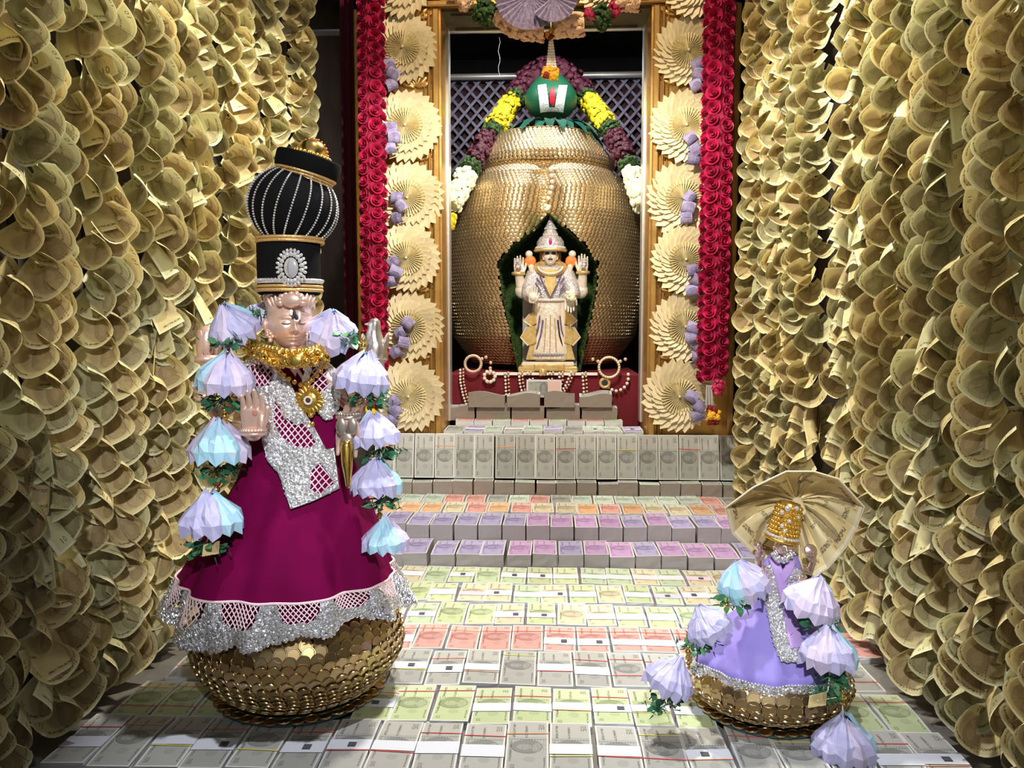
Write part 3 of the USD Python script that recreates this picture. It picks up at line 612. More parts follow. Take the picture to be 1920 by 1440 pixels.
for x, lab in ((752, 'cream note rosette at the left end of the lintel, cut by the frame'), (1300, 'cream note rosette at the right end of the lintel, cut by the frame'), (1130, 'cream note rosette on the lintel beside the lavender fans')):
    c = at(x, -32, YF - .03); rosette(c[0], c[2], .115 if x != 1130 else .10, YF - .03, lab, int(x))
# hanging tassels
BEADW = M('white_bud', (.86, .80, .72), .5)
def bead_string(pts, r, gap):
    p = np.asarray(pts, float); d = np.r_[0, np.cumsum(np.linalg.norm(np.diff(p, axis=0), axis=1))]; n = max(2, int(d[-1] / gap))
    q = np.stack([np.interp(np.linspace(0, d[-1], n), d, p[:, k]) for k in range(3)], 1); b = trimesh.creation.icosphere(1, r)
    return (b.vertices[None] + q[:, None]).reshape(-1, 3), (np.array(b.faces)[None] + (np.arange(n) * len(b.vertices))[:, None, None]).reshape(-1, 3)
ts = thing('jasmine_tassel', 'white bud tassel with marigolds hanging from lintel over green coconut', 'tassel', A_(1032, 60)); yt = ys + .02
put(ts, 'marigold', florets(seg(A_(1030, 60, yt), A_(1034, 66, yt)), .014, 40, .007, 21), ORANB, kind='stuff')
put(ts, 'marigold_core', florets(seg(A_(1031, 68, yt - .012), A_(1033, 71, yt - .012)), .007, 14, .005, 22), DKRED, kind='stuff')
for dx in (-4, -1, 2, 5): put(ts, 'bud_string', bead_string([A_(1033 + dx * .3, 74, yt), A_(1033 + dx, 100, yt), A_(1033 + dx * 1.7, 126, yt)], .0052, .008), BEADW, True)
put(ts, 'marigold', florets(seg(A_(1020, 136, yt), A_(1045, 140, yt)), .016, 60, .008, 23), ORANB, kind='stuff')
put(ts, 'marigold_core', florets(seg(A_(1021, 140, yt - .016), A_(1029, 142, yt - .016)), .008, 22, .006, 24), DKRED, kind='stuff')
put(ts, 'cord', tube([A_(1033, 40, yt), A_(1033, 132, yt)], .002, 5), BEADW)
yq = yg - .03; ts = thing('rose_garland_tassel', 'marigold tassel with silver cords at the foot of the right rose garland', 'tassel', at(1332, 770, yq))
put(ts, 'rose_tip', florets(seg(at(1350, 715, yq), at(1343, 738, yq)), .016, 60, .008, 31), ROSE, kind='stuff')
for dx in (-4, 0, 4): put(ts, 'silver_cord', tube([at(1330 + dx, 722, yq), at(1330 + dx * 1.4, 760, yq)], .004, 6), SILV)
put(ts, 'marigold', florets(seg(at(1328, 778, yq), at(1348, 780, yq)), .015, 50, .008, 32), ORANB, kind='stuff')
put(ts, 'dark_petals', florets(seg(at(1328, 766, yq), at(1340, 770, yq)), .011, 30, .007, 33), DKRED, kind='stuff')
put(ts, 'dark_petals', florets(seg(at(1330, 790, yq), at(1346, 790, yq)), .009, 30, .007, 34), DKRED, kind='stuff')
# ---------------------------------------------------------------- shrine behind the gateway
PIPE = M('grey_pipe', (.55, .57, .60), .35, .6)
struct('trim_1', tube([(-.9, 2.99, 1.712), (.8, 2.99, 1.712)], .012, 12), PIPE, 'silver pipe across the top of the shrine opening', 40)
struct('trim_2', tube([(-.95, 3.83, 1.795), (.84, 3.83, 1.795)], .015, 12), PIPE, 'grey pipe holding the lattice screen', 40)
struct('wall_niche', boxm(-.93, .80, 3.895, 3.91, .3, 1.79), M('maroon_backing', (.045, .012, .02), .8), 'dark maroon cloth behind the lattice screen')
struct('ceiling', boxm(-.93, .80, 2.96, 4.3, 2.02, 2.05), BLACK, 'black tarpaulin roof over the shrine')
LATH = M('lattice_lath', (.15, .145, .23), .45, .2, rnd=.15)
lat = thing('lattice_screen', 'greyish violet diamond lattice screen with crystal dots behind the golden pot', 'lattice', (0, 3.86, 1.4))
X0, X1, Z0, Z1 = -.64, .64, .85, 1.79
for sgn in (-1, 1):
    for k in range(-14, 40):
        c = Z0 - .6 + k * .066; pts = []
        line = LineString([(X0 - 1, c + sgn * (X0 - 1) * 1.15), (X1 + 1, c + sgn * (X1 + 1) * 1.15)]).intersection(shapely.box(X0, Z0, X1, Z1))
        if line.is_empty or line.length < .06: continue
        (xa, za), (xb, zb) = line.coords[0], line.coords[-1]; yy = 3.855 if sgn > 0 else 3.863
        d = V3(xb - xa, 0, zb - za); d /= np.linalg.norm(d); nn = V3(-d[2], 0, d[0]) * .006
        P = [V3(xa, yy, za) + nn, V3(xa, yy, za) - nn, V3(xb, yy, zb) - nn, V3(xb, yy, zb) + nn]; P += [p + V3(0, .005, 0) for p in P]
        put(lat, 'lath', (np.array(P), tri([[0, 1, 2, 3], [7, 6, 5, 4], [0, 4, 5, 1], [1, 5, 6, 2], [2, 6, 7, 3], [3, 7, 4, 0]])), LATH)
CRYS = M('crystal_dot', (.85, .85, .92), .08, .6)
gq = np.random.default_rng(8)
for _ in range(46):
    x, z = gq.uniform(-.55, .52), gq.uniform(1.0, 1.74)
    if abs(x) < .2: continue
    put(lat, 'crystal', ball((x, 3.85, z), .008, 1), CRYS, True)
BLACKW = M('dull_wire', (.25, .25, .26), .6)
put('/World', 'hanging_wire', tube([at(936 + 2 * math.sin(k * 1.7), 70 + k * 9, 3.3) for k in range(9)], .0008, 5), BLACKW, label='thin grey wire hanging in the dark above the lattice', cat='wire')

# red pedestal with white edge
RED = M('red_velvet', (.17, .002, .014), .8, sheen=.2, col2=(.13, .002, .010), nscale=9)
ZP = .468
ped = thing('red_pedestal', 'dark red velvet covered pedestal under the golden pot and idol', 'pedestal', (0, 2.99, .268))
put(ped, 'velvet_cover', boxm(-.375, .335, 2.99, 3.84, .268, ZP, .006), RED)
put(ped, 'white_edge', boxm(at(925, 697, 2.985)[0], at(1120, 697, 2.985)[0], 2.975, 2.992, ZP - .006, ZP + .004), M('white_tape', (.85, .82, .80), .5))
# big pot of coins
PY, PX = 3.40, at(1020, 500, 3.40)[0]
prof = [(.18, ZP + .004), (.30, ZP + .03), (.375, .60), (.408, .73), (.415, .86), (.412, .98), (.398, 1.08), (.368, 1.17), (.318, 1.235), (.272, 1.268), (.288, 1.292), (.280, 1.315), (.245, 1.355), (.212, 1.395), (.196, 1.418), (.14, 1.424), (.0, 1.424)]
pa = np.array(prof); dd = np.r_[0, np.cumsum(np.linalg.norm(np.diff(pa, axis=0), axis=1))]
def pot_rz(s): return np.interp(s, dd, pa[:, 0]), np.interp(s, dd, pa[:, 1])
arch_px = [(1028, 398), (1060, 425), (1095, 455), (1123, 492), (1120, 540), (1105, 620), (1090, 697), (970, 697), (955, 625), (938, 545), (932, 492), (955, 462), (1000, 428)]
fa = 2.99; ARCH = Polygon([(lambda p: (p[0], p[2]))(at(x, y, fa)) for x, y in arch_px])
def pot_p(s, a):
    r, z = pot_rz(s); x = r * np.cos(a); crease = np.exp(-((x) / .055) ** 2) * (np.sin(a) < 0) * np.clip((z - .78) / .2, 0, 1) * np.clip((1.32 - z) / .1, 0, 1)
    r = r * (1 - .19 * crease + .035 * np.exp(-((np.abs(x) - .14) / .07) ** 2) * (np.sin(a) < 0) * np.clip((z - .78) / .2, 0, 1) * np.clip((1.3 - z) / .1, 0, 1))
    return np.stack([PX + r * np.cos(a), PY + r * np.sin(a), z + 0 * a], -1)
COIN = M('brass_coin', (.62, .47, .26), .27, 1.0, col2=(.50, .37, .19), nscale=8, rnd=.12)
COINB = M('pot_coin', (.82, .65, .40), .28, .84, col2=(.70, .54, .32), nscale=6)
POTB = M('pot_shell', (.16, .11, .05), .5, .5)
pot = thing('coin_covered_pot', 'huge golden pot covered in small coins with an arched opening', 'pot', (PX, PY, ZP))
S, A = np.meshgrid(np.linspace(0, dd[-1], 110), np.linspace(0, 2 * PI, 180, endpoint=False), indexing='ij')
Pv = pot_p(S, A).reshape(-1, 3); F = grid(110, 180, True)
cen = Pv[F].mean(1); inside = shapely.contains_xy(ARCH.buffer(.004), cen[:, 0], cen[:, 2]) & (cen[:, 1] < PY)
put(pot, 'shell', (Pv, F[~inside]), POTB, True)
# coins over the shell
cm = lathe([(0, .0022), (.0055, .0018), (.0088, .0006), (.0088, -.001)], 8); CV, CF = [], []; off = 0; sstep = .0138
gq = np.random.default_rng(17)
for i, s in enumerate(np.arange(.12, dd[-1] - .14, sstep)):
    r, z = pot_rz(s); n = int(2 * PI * r / .0176)
    for a in (np.arange(n) + .5 * (i % 2)) / n * 2 * PI:
        if math.sin(a) > .45: continue
        p = pot_p(np.array(s), np.array(a)); 
        if p[1] < PY and ARCH.contains(Point(p[0], p[2])): continue
        e = .004; ds = pot_p(np.array(s + e), np.array(a)) - p; da = pot_p(np.array(s), np.array(a + e)) - p
        nn = np.cross(da, ds); nn /= np.linalg.norm(nn); ds /= np.linalg.norm(ds)
        nn = nn - .30 * ds + gq.normal(0, .04, 3); v = cm[0] @ frame(nn).T + p + nn * .002
        CV.append(v); CF.append(cm[1] + off); off += len(v)
put(pot, 'small_coins', (np.vstack(CV), np.vstack(CF)), COINB, None, kind='stuff', label='overlapping small gold coins')
# grass-lined niche in the pot
MOSS = M('moss', (.055, .11, .022), .9, col2=(.028, .06, .014), nscale=140, bump=.8, bscale=160)
ax = np.array(ARCH.buffer(-.001).simplify(.002).segmentize(.02).exterior.coords)[:-1]; k = len(ax)
yr = [np.array([PY - math.sqrt(max(.405 ** 2 - (x - PX) ** 2, 0)) * 1.0 for x, z in ax]), np.full(k, 3.30)]
Vn = np.vstack([np.stack([ax[:, 0], y, ax[:, 1]], 1) for y in yr]); Fn = [[i, (i + 1) % k, k + (i + 1) % k] for i in range(k)] + [[i, k + (i + 1) % k, k + i] for i in range(k)]
put(pot, 'moss_lining', (Vn, np.array(Fn)), MOSS, True, label='dark green moss lining of the opening')
bk = prism(Polygon(ax).buffer(.01), .01); put(pot, 'moss_back', (np.stack([bk[0][:, 0], 3.30 + bk[0][:, 2], bk[0][:, 1]], 1), bk[1]), MOSS)
# blades of moss as real tufts along the lining
gb = np.random.default_rng(4); BV, BF = [], []
for _ in range(5200):
    if gb.random() < .5:
        x, z = gb.uniform(ax[:, 0].min(), ax[:, 0].max()), gb.uniform(ax[:, 1].min(), ax[:, 1].max())
        if not Polygon(ax).contains(Point(x, z)): continue
        p = V3(x, 3.298, z); d = V3(0, -1, 0)
    else:
        i = gb.integers(k); q = gb.random(); a2 = ax[i] * (1 - q) + ax[(i + 1) % k] * q; y = gb.uniform(PY - .36, 3.29)
        p = V3(a2[0], y, a2[1]); d = V3(PX - a2[0], -.2, .75 - a2[1]); d /= np.linalg.norm(d)
    d = d + gb.normal(0, .5, 3); d /= np.linalg.norm(d); w = np.cross(d, gb.normal(0, 1, 3)); w /= np.linalg.norm(w); L = gb.uniform(.008, .016); b = len(BV)
    BV += [p + w * .0012, p - w * .0012, p + d * L]; BF.append([b, b + 1, b + 2])
put(pot, 'moss_tufts', (np.array(BV), np.array(BF)), M('moss_blade', (.085, .18, .03), .8), kind='stuff')
# little white flower at the arch apex and a jewel line on the crease
JEW = M('pearl_jewel', (.88, .80, .70), .25, .3)
p = at(1026, 390, 2.985); put(pot, 'apex_flower', florets(seg(p + V3(0, .0, -.008), p + V3(0, 0, .008)), .010, 26, .006, 41), WHITEB, True, kind='stuff')
put(pot, 'crease_jewels', bead_string([at(1033, 318, 3.03), at(1036, 345, 3.03), at(1028, 372, 3.02)], .009, .016), JEW, True)
# coconut with mark, leaves
CY = PY; co = at(1033, 178, CY); cr = at(1084, 178, CY)[0] - co[0]
GREENC = M('green_paint', (.004, .070, .034), .5)
coc = thing('green_coconut', 'dark green painted coconut with white U mark on top of the pot', 'coconut', (co[0], CY, 1.452))
zb_, zt_ = at(1033, 232, CY)[2], at(1033, 128, CY)[2]; zs = np.linspace(0, 1, 22)
cp = [(cr * 1.0 * math.sin(PI * min(1, q ** .86)) ** .8 * (1 - .16 * q) * 1.04, zb_ + (zt_ - zb_) * q) for q in zs]; cp[0] = (0, zb_); cp[-1] = (0, zt_)
put(coc, 'shell', tf(lathe(cp, 40), (co[0], CY, 0)), GREENC, True)
cpa = np.array(cp)
def coc_front(x, z): r = np.interp(z, cpa[:, 1], cpa[:, 0]); return CY - np.sqrt(np.maximum(r * r - (x - co[0]) ** 2, 0))
def on_front(poly_px, front, off, th, Y0, step=.008):
    """A patch cut to a polygon given in picture pixels, laid on a front surface y = front(x, z) with its own thickness."""
    P = []
    for x, y in poly_px:
        Y = Y0
        for _ in range(4): p = at(x, y, Y); Y = float(front(p[0], p[2]))
        P.append((p[0], p[2]))
    return lay(Polygon(P).buffer(0), front, off, th, step)
def lay(poly, front, off, th, step=.008):
    ms = []
    for g in getattr(poly, 'geoms', [poly]):
        if g.is_empty or g.geom_type != 'Polygon': continue
        v, f = trimesh.creation.triangulate_polygon(g.segmentize(step), engine='earcut'); v, f = trimesh.remesh.subdivide_to_size(np.c_[v, np.zeros(len(v))], f, step * 1.6)
        m = trimesh.Trimesh(v, f); m.merge_vertices(); v, f = np.array(m.vertices), np.array(m.faces); v = v[:, :2]
        y = front(v[:, 0], v[:, 1]) - off; a = np.stack([v[:, 0], y - th, v[:, 1]], 1); b = np.stack([v[:, 0], y, v[:, 1]], 1); n = len(v)
        fn = np.cross(a[f[:, 1]] - a[f[:, 0]], a[f[:, 2]] - a[f[:, 0]]); flip = fn[:, 1] > 0; f = np.where(flip[:, None], f[:, ::-1], f)
        ed = np.sort(np.vstack([f[:, [0, 1]], f[:, [1, 2]], f[:, [2, 0]]]), 1); raw = np.vstack([f[:, [0, 1]], f[:, [1, 2]], f[:, [2, 0]]])
        _, ix, ct = np.unique(ed, axis=0, return_index=True, return_counts=True); e = raw[ix[ct == 1]]
        ms.append((np.vstack([a, b]), np.vstack([f, f[:, ::-1] + n, np.stack([e[:, 1], e[:, 0], e[:, 0] + n], 1), np.stack([e[:, 1], e[:, 0] + n, e[:, 1] + n], 1)])))
    return join(*ms)
WHITEM = M('white_glitter', (.78, .82, .86), .45, bump=.6, bscale=220, btype='voronoi'); REDG = M('red_glitter', (.45, .01, .03), .4, bump=.6, bscale=200)
U = [(1008, 160), (1024, 158), (1030, 202), (1040, 202), (1048, 160), (1064, 160), (1056, 214), (1013, 213)]
put(coc, 'white_mark', on_front(U, coc_front, .001, .002, CY - .1), WHITEM, label='white U shaped mark'); put(coc, 'red_mark', on_front([(1036, 162), (1041, 172), (1041, 192), (1037, 200), (1031, 192), (1031, 172)], coc_front, .001, .002, CY - .1), REDG, label='red drop mark')
LEAFT = M('teal_leaf', (.008, .085, .062), .4, col2=(.005, .055, .036), nscale=40)
for k in range(26):
    a = k / 26 * 2 * PI + .1; L = .115 + .02 * math.sin(k * 2.3); r0 = .085; u = np.linspace(0, 1, 6); w = .024 * np.sin(PI * (u * .92 + .08)) ** .8
    rad = r0 + u * L * 1.15; z = 1.452 + .020 * np.sin(u * 2.6) - .075 * u ** 1.8 + (k % 2) * .006; d = V3(math.cos(a), math.sin(a), 0); t_ = V3(-math.sin(a), math.cos(a), 0)
    pf = np.stack([V3(co[0], CY, 0) + d * rad[:, None] + t_ * (w * q)[:, None] + V3(0, 0, 1) * (z + .006 * abs(q))[:, None] for q in (-1, 0, 1)], 1)
    put(coc, 'leaf', sheet(pf, .0012), LEAFT, True)
# flower garland round the pot's neck
fg = thing('pot_flower_garland', 'banded flower garland of maroon, yellow, green and white over the pot neck', 'garland', (co[0], 3.42, 1.6)); yb = 3.42
B = lambda x, y, Y=yb: at(x, y, Y)
put(fg, 'maroon_blossoms', florets(seg(B(958, 196, 3.55), B(1030, 60, 3.60), B(1108, 196, 3.55), n=14), .045, 360, .013, 51), MARB, kind='stuff')
for (nm, mt, pts, r, n) in (('yellow_blossoms', YELL, ((962, 190, 3.50), (928, 238, 3.38)), .040, 170), ('green_sprigs', GREENB, ((970, 182, 3.52), (964, 188, 3.50)), .040, 90), ('green_sprigs', GREENB, ((925, 242, 3.38), (918, 252, 3.34)), .036, 90),
        ('maroon_blossoms', MARB, ((914, 258, 3.30), (888, 306, 3.18)), .038, 170), ('green_sprigs', GREENB, ((886, 310, 3.16), (880, 318, 3.14)), .035, 80), ('white_blossoms', WHITEB, ((876, 324, 3.12), (846, 385, 3.05)), .036, 210), ('yellow_blossoms', YELL, ((840, 402, 3.02), (836, 425, 3.02)), .026, 70),
        ('yellow_blossoms', YELL, ((1104, 190, 3.50), (1140, 236, 3.38)), .040, 170), ('green_sprigs', GREENB, ((1096, 182, 3.52), (1101, 188, 3.50)), .040, 90), ('green_sprigs', GREENB, ((1143, 240, 3.38), (1149, 250, 3.34)), .036, 90),
        ('maroon_blossoms', MARB, ((1152, 256, 3.30), (1174, 300, 3.18)), .038, 170), ('green_sprigs', GREENB, ((1176, 306, 3.16), (1181, 314, 3.14)), .035, 80), ('white_blossoms', WHITEB, ((1184, 320, 3.12), (1206, 388, 3.05)), .034, 190)):
    put(fg, nm, florets(seg(B(*pts[0]), B(*pts[1])), r, n, .012 if nm != 'green_sprigs' else .009, len(BASE), .25 if nm != 'green_sprigs' else .8), mt, kind='stuff')
# ---------------------------------------------------------------- bodies
def hull2(p, r, q, s, seg=14):
    return m3.Manifold.batch_hull([m3.Manifold.sphere(max(r, 1e-4), seg).translate(tuple(map(float, p))), m3.Manifold.sphere(max(s, 1e-4), seg).translate(tuple(map(float, q)))])
def hulln(pr, seg=14): return m3.Manifold.batch_hull([m3.Manifold.sphere(r, seg).translate(tuple(map(float, p))) for p, r in pr])
def fuse(parts, edge, it=8):
    m = m3.Manifold.batch_boolean(parts, m3.OpType.Add).refine_to_length(edge).to_mesh()
    t = trimesh.Trimesh(m.vert_properties[:, :3], m.tri_verts, process=True); trimesh.smoothing.filter_taubin(t, .5, .53, it)
    return np.array(t.vertices), np.array(t.faces)
def chain(pts): return [hull2(*pts[i], *pts[i + 1]) for i in range(len(pts) - 1)]
def hand(w, f, n, s, L, curl=.15, spread=.03, thumb=.5):
    """A hand from the wrist w: f fingers' direction, n palm normal, s thumb side, L wrist to fingertip."""
    w, f, n, s = (np.asarray(q, float) for q in (w, f, n, s)); f = f / np.linalg.norm(f); n = n - f * (n @ f); n /= np.linalg.norm(n); s = s - f * (s @ f) - n * (s @ n); s /= np.linalg.norm(s)
    P = lambda a, b, c=0: w + L * (f * a + s * b + n * c)
    out = [hulln([(P(.0, -.12), .09 * L), (P(.0, .12), .09 * L), (P(.42, -.19), .075 * L), (P(.46, .0), .08 * L), (P(.42, .19), .075 * L)], 12), hulln([(P(.1, .2, .06), .09 * L), (P(.3, .2, .05), .07 * L)], 10)]
    for b, l, k in ((.19, .36, .8), (.065, .46, 1), (-.065, .43, 1.1), (-.19, .33, 1.3)):
        c = curl * k; p0 = P(.45, b); d1 = f * math.cos(c) + n * math.sin(c) + s * b * spread * 8; p1 = p0 + d1 * l * .45 * L; d2 = f * math.cos(2.2 * c) + n * math.sin(2.2 * c) + s * b * spread * 8; p2 = p1 + d2 * l * .32 * L; d3 = f * math.cos(3.1 * c) + n * math.sin(3.1 * c); p3 = p2 + d3 * l * .23 * L
        out += chain([(p0, .062 * L), (p1, .056 * L), (p2, .050 * L), (p3, .042 * L)])
    t0 = P(.12, .20, .03); t1 = P(.32, .20 + .16 * thumb * 1.4, .05); t2 = P(.52, .20 + .2 * thumb * 1.4, .06)
    return out + chain([(t0, .085 * L), (t1, .062 * L), (t2, .048 * L)])
def head_mesh(c, w, h, d, yaw=0.0, roll=0.0, sub=5, eyes=1.0):
    """A head with brow, closed-lidded eyes, nose, lips, chin and ears; w, h, d are half sizes; it faces -y before yaw."""
    m = trimesh.creation.icosphere(sub, 1.0); v = np.array(m.vertices); x, y, z = v.T.copy()
    jaw = np.clip(-z, 0, 1); px_ = x * (1 - .30 * jaw ** 1.6); py_ = y * (1 - .10 * jaw); pz_ = z.copy()
    fr = np.clip(-y, 0, 1); G = lambda cx, cz, sx, sz: np.exp(-((x - cx) / sx) ** 2 - ((z - cz) / sz) ** 2) * (y < 0)
    disp = .30 * G(0, -.22, .12, .13) + .17 * G(0, .0, .075, .24) + .06 * G(-.13, -.26, .07, .06) + .06 * G(.13, -.26, .07, .06)      # nose and wings
    disp += -.10 * G(-.33, .10, .2, .11) - .10 * G(.33, .10, .2, .11) + .075 * eyes * (G(-.33, .085, .13, .065) + G(.33, .085, .13, .065))  # sockets, lids
    disp += .05 * (G(-.34, .26, .24, .045) + G(.34, .26, .24, .045))                                                            # brows
    disp += .10 * G(0, -.475, .20, .045) + .10 * G(0, -.575, .16, .05) - .05 * G(0, -.525, .24, .02) + .10 * G(0, -.80, .22, .13) - .05 * G(0, -.68, .2, .05)
    disp += .05 * (G(-.45, -.25, .2, .2) + G(.45, -.25, .2, .2))
    py_ = py_ - disp
    V = np.stack([px_ * w, py_ * d, pz_ * h], 1); ms = [(V, np.array(m.faces))]
    for s in (-1, 1):
        ear = trimesh.creation.icosphere(2, 1.0); e = ear.vertices * V3(.13 * w, .22 * d, .27 * h); e = e @ rotm([0, 0, 1], s * .45).T + V3(s * w * .98, .02 * d, -.02 * h)
        ms += [(e, np.array(ear.faces)), tf(ball((0, 0, 0), 1, 2, (.10 * w, .13 * d, .16 * h)), (s * w * .94, -.02 * d, -.30 * h))]
    V, F = join(*ms); R = rotm([0, 0, 1], yaw) @ rotm([0, 1, 0], roll)
    return V @ R.T + V3(*c), F
def ring(c, rx, ry, r, n=40, tilt=None, sides=7, dip=0.0):
    a = np.linspace(0, 2 * PI, n, endpoint=False); p = np.stack([rx * np.cos(a), ry * np.sin(a), -dip * np.clip(-np.sin(a), 0, 1) ** 1.5], 1)
    if tilt is not None: p = p @ np.asarray(tilt).T
    return tube(p + V3(*c), r, sides, True)
def bead_ring(c, rx, ry, r, n, tilt=None, a0=0, a1=2 * PI, dip=0.0):
    a = np.linspace(a0, a1, n, endpoint=abs(a1 - a0 - 2 * PI) > 1e-6); p = np.stack([rx * np.cos(a), ry * np.sin(a), -dip * np.clip(-np.sin(a), 0, 1) ** 1.5], 1)
    if tilt is not None: p = p @ np.asarray(tilt).T
    b = trimesh.creation.icosphere(1, r); q = p + V3(*c)
    return (b.vertices[None] + q[:, None]).reshape(-1, 3), (np.array(b.faces)[None] + (np.arange(len(q)) * len(b.vertices))[:, None, None]).reshape(-1, 3)

# ---------------------------------------------------------------- small idol in the niche
IY = 3.06
IVORY = M('ivory_enamel', (.82, .76, .70), .35, .1, col2=(.74, .64, .54), nscale=40)
FACEW = M('idol_face', (.86, .80, .76), .4)
IGOLD = M('idol_gold', (.84, .66, .32), .35, .55, col2=(.70, .48, .18), nscale=60)
SKIRTI = M('idol_skirt', (.80, .76, .74), .45, .15, col2=(.66, .56, .46), nscale=70, bump=.5, bscale=180, btype='voronoi')
EMB = M('idol_embroidery', (.74, .72, .74), .4, .3, col2=(.40, .36, .44), nscale=130, bump=.7, bscale=200, btype='voronoi')
INK = M('dark_paint', (.03, .025, .04), .5); ORG = M('orange_paint', (.75, .20, .03), .5); SLATE = M('lilac_slab', (.48, .44, .47), .7); HAIRO = M('auburn_hair', (.28, .12, .03), .6)
I = lambda x, y, dy=0.0: at(x, y, IY + dy)
idol = thing('small_idol', 'small ivory and gold four-armed idol standing in the moss niche', 'statue', I(1030, 692))
ub = 1 / FPX * IY; u = lambda n: n * ub                                   # pixels to metres at the idol
cx0 = I(1030, 600)[0]
parts = [hulln([(I(1032, 482), u(13)), (I(1032, 474, .01), u(14))]), hull2(I(1032, 490), u(7), I(1032, 505), u(8)), hulln([(I(1008, 516), u(15)), (I(1056, 516), u(15)), (I(1014, 558), u(14)), (I(1050, 558), u(14))]), hulln([(I(1014, 560), u(15)), (I(1050, 560), u(15)), (I(1014, 660), u(20)), (I(1050, 660), u(20))])]
for s, el, wr, sh in ((-1, (978, 545), (973, 515), (1000, 520)), (1, (1090, 545), (1093, 512), (1062, 520))):
    parts += chain([(I(*sh), u(12)), (I(*el), u(10)), (I(*wr, -.02), u(8))]) + hand(I(*wr, -.02), (0, -.05, 1), (0, -1, 0), (-s, 0, 0), u(38), .12)
parts += chain([(I(1060, 522), u(12)), (I(1076, 552, -.05), u(9)), (I(1066, 556, -.11), u(8))]) + hand(I(1068, 552, -.11), (0, -.1, -1), (0, -1, 0), (1, 0, 0), u(36), .1)
parts += chain([(I(1004, 522), u(12)), (I(990, 550, -.04), u(9)), (I(1000, 558, -.10), u(8))]) + hand(I(998, 566, -.10), (.1, -.1, 1), (0, -1, 0), (1, 0, 0), u(32), .1)
put(idol, 'body', fuse(parts, .006, 4), IVORY, True)
put(idol, 'face', head_mesh(I(1032, 480, -.018), u(13.5), u(17), u(14)), FACEW, True)
for s in (-1, 1):
    put(idol, 'eye', tf(ball((0, 0, 0), 1, 2, (u(5), u(2), u(2.8))), I(1032 + s * 5.5, 476, -.018) + V3(0, -u(12), 0)), INK, True)
    put(idol, 'brow', tube([I(1032 + s * a, 471 - b, -.018) + V3(0, -u(13), 0) for a, b in ((2, 0), (6, 2), (10, 0))], u(.9), 5), INK)
    put(idol, 'hair', hullm if False else fuse([hulln([(I(1032 + s * 14, 468), u(5)), (I(1032 + s * 16, 482), u(5)), (I(1032 + s * 15, 492), u(4))])], .006, 2), HAIRO, True)
put(idol, 'lips', tf(ball((0, 0, 0), 1, 2, (u(4.5), u(1.6), u(1.5))), I(1032, 487, -.018) + V3(0, -u(13.2), 0)), INK, True)
put(idol, 'forehead_mark', tf(ball((0, 0, 0), 1, 1, (u(1.5), u(1), u(4))), I(1032, 468, -.018) + V3(0, -u(13.5), 0)), INK, True)
pc = I(1032, 470, -.01); prof_ = lambda l: [(u(r), u(h)) for r, h in l]
put(idol, 'crown', tf(lathe(prof_([(29, -3), (30, 3), (26, 6), (25, 16), (20, 24), (13, 28), (14, 31), (10, 38), (11, 41), (7, 48), (4, 56), (1, 62), (0, 62)]), 28), pc), EMB, 35)
put(idol, 'crown_brim', tf(ring((0, 0, 0), u(29), u(29), u(2.5)), pc), IGOLD, True); put(idol, 'crown_band', tf(bead_ring((0, 0, u(5)), u(27), u(27), u(1.7), 40), pc), JEW, True)
put(idol, 'crown_jewel', tf(ball((0, 0, 0), 1, 1, (u(3), u(2), u(7))), pc + V3(0, -u(25), u(14))), M('magenta_jewel', (.5, .02, .2), .2), True)
for r, h in ((13, 29), (10.5, 40)): put(idol, 'crown_band', tf(bead_ring((0, 0, u(h)), u(r), u(r), u(1.6), 20), pc), JEW, True)
put(idol, 'collar', ring(I(1032, 500, -.025), u(25), u(17), u(5.5), tilt=rotm([1, 0, 0], .55), dip=u(6)), IGOLD, True); put(idol, 'collar_beads', bead_ring(I(1032, 501, -.05), u(22), u(11), u(2.6), 22, rotm([1, 0, 0], .6), PI, 2 * PI, u(7)), JEW, True)
body_front = lambda x, z: IY - u(16) - u(5) * np.clip(1 - ((x - cx0) / u(40)) ** 2, 0, 1) - .0 * z
put(idol, 'jacket', fuse([hulln([(I(1006, 514), u(17.5)), (I(1058, 514), u(17.5)), (I(1012, 556), u(17)), (I(1052, 556), u(17))])] + chain([(I(1003, 516), u(17)), (I(994, 540, -.02), u(16)), (I(992, 552, -.04), u(14))]) + chain([(I(1061, 516), u(17)), (I(1071, 540, -.03), u(15)), (I(1075, 550, -.04), u(13))]), .006, 3), EMB, True)
put(idol, 'gold_bib', on_front([(1021, 505), (1043, 505), (1042, 535), (1032, 556), (1022, 535)], body_front, .005, .004, IY - .05), IGOLD)
for pts in (((1010, 512), (1022, 540), (1032, 562), (1042, 540), (1054, 512)), ((1004, 530), (1014, 545)), ((1006, 540), (1016, 553)), ((1006, 520), (1016, 533)), ((1050, 545), (1060, 530)), ((1048, 553), (1058, 541)), ((1049, 533), (1058, 520))):
    put(idol, 'jacket_line', tube([(lambda p: V3(p[0], body_front(p[0], p[2]) - .008, p[2]))(at(x, y, IY - .05)) for x, y in pts], u(.9), 5), M('mauve_line', (.22, .18, .30), .5) if 'mauve' not in USED else '/', ) if False else None
MAUV = M('mauve_line', (.16, .12, .24), .5)
for pts in (((1011, 512), (1022, 540), (1032, 562), (1042, 540), (1053, 512)), ((1004, 530), (1014, 545)), ((1006, 540), (1016, 553)), ((1006, 520), (1016, 533)), ((1050, 545), (1060, 530)), ((1048, 553), (1058, 541)), ((1049, 533), (1058, 520))):
    put(idol, 'jacket_line', tube([(lambda p: V3(p[0], body_front(p[0], p[2]) - .006, p[2]))(at(x, y, IY - .05)) for x, y in pts], u(1.0), 5), MAUV)
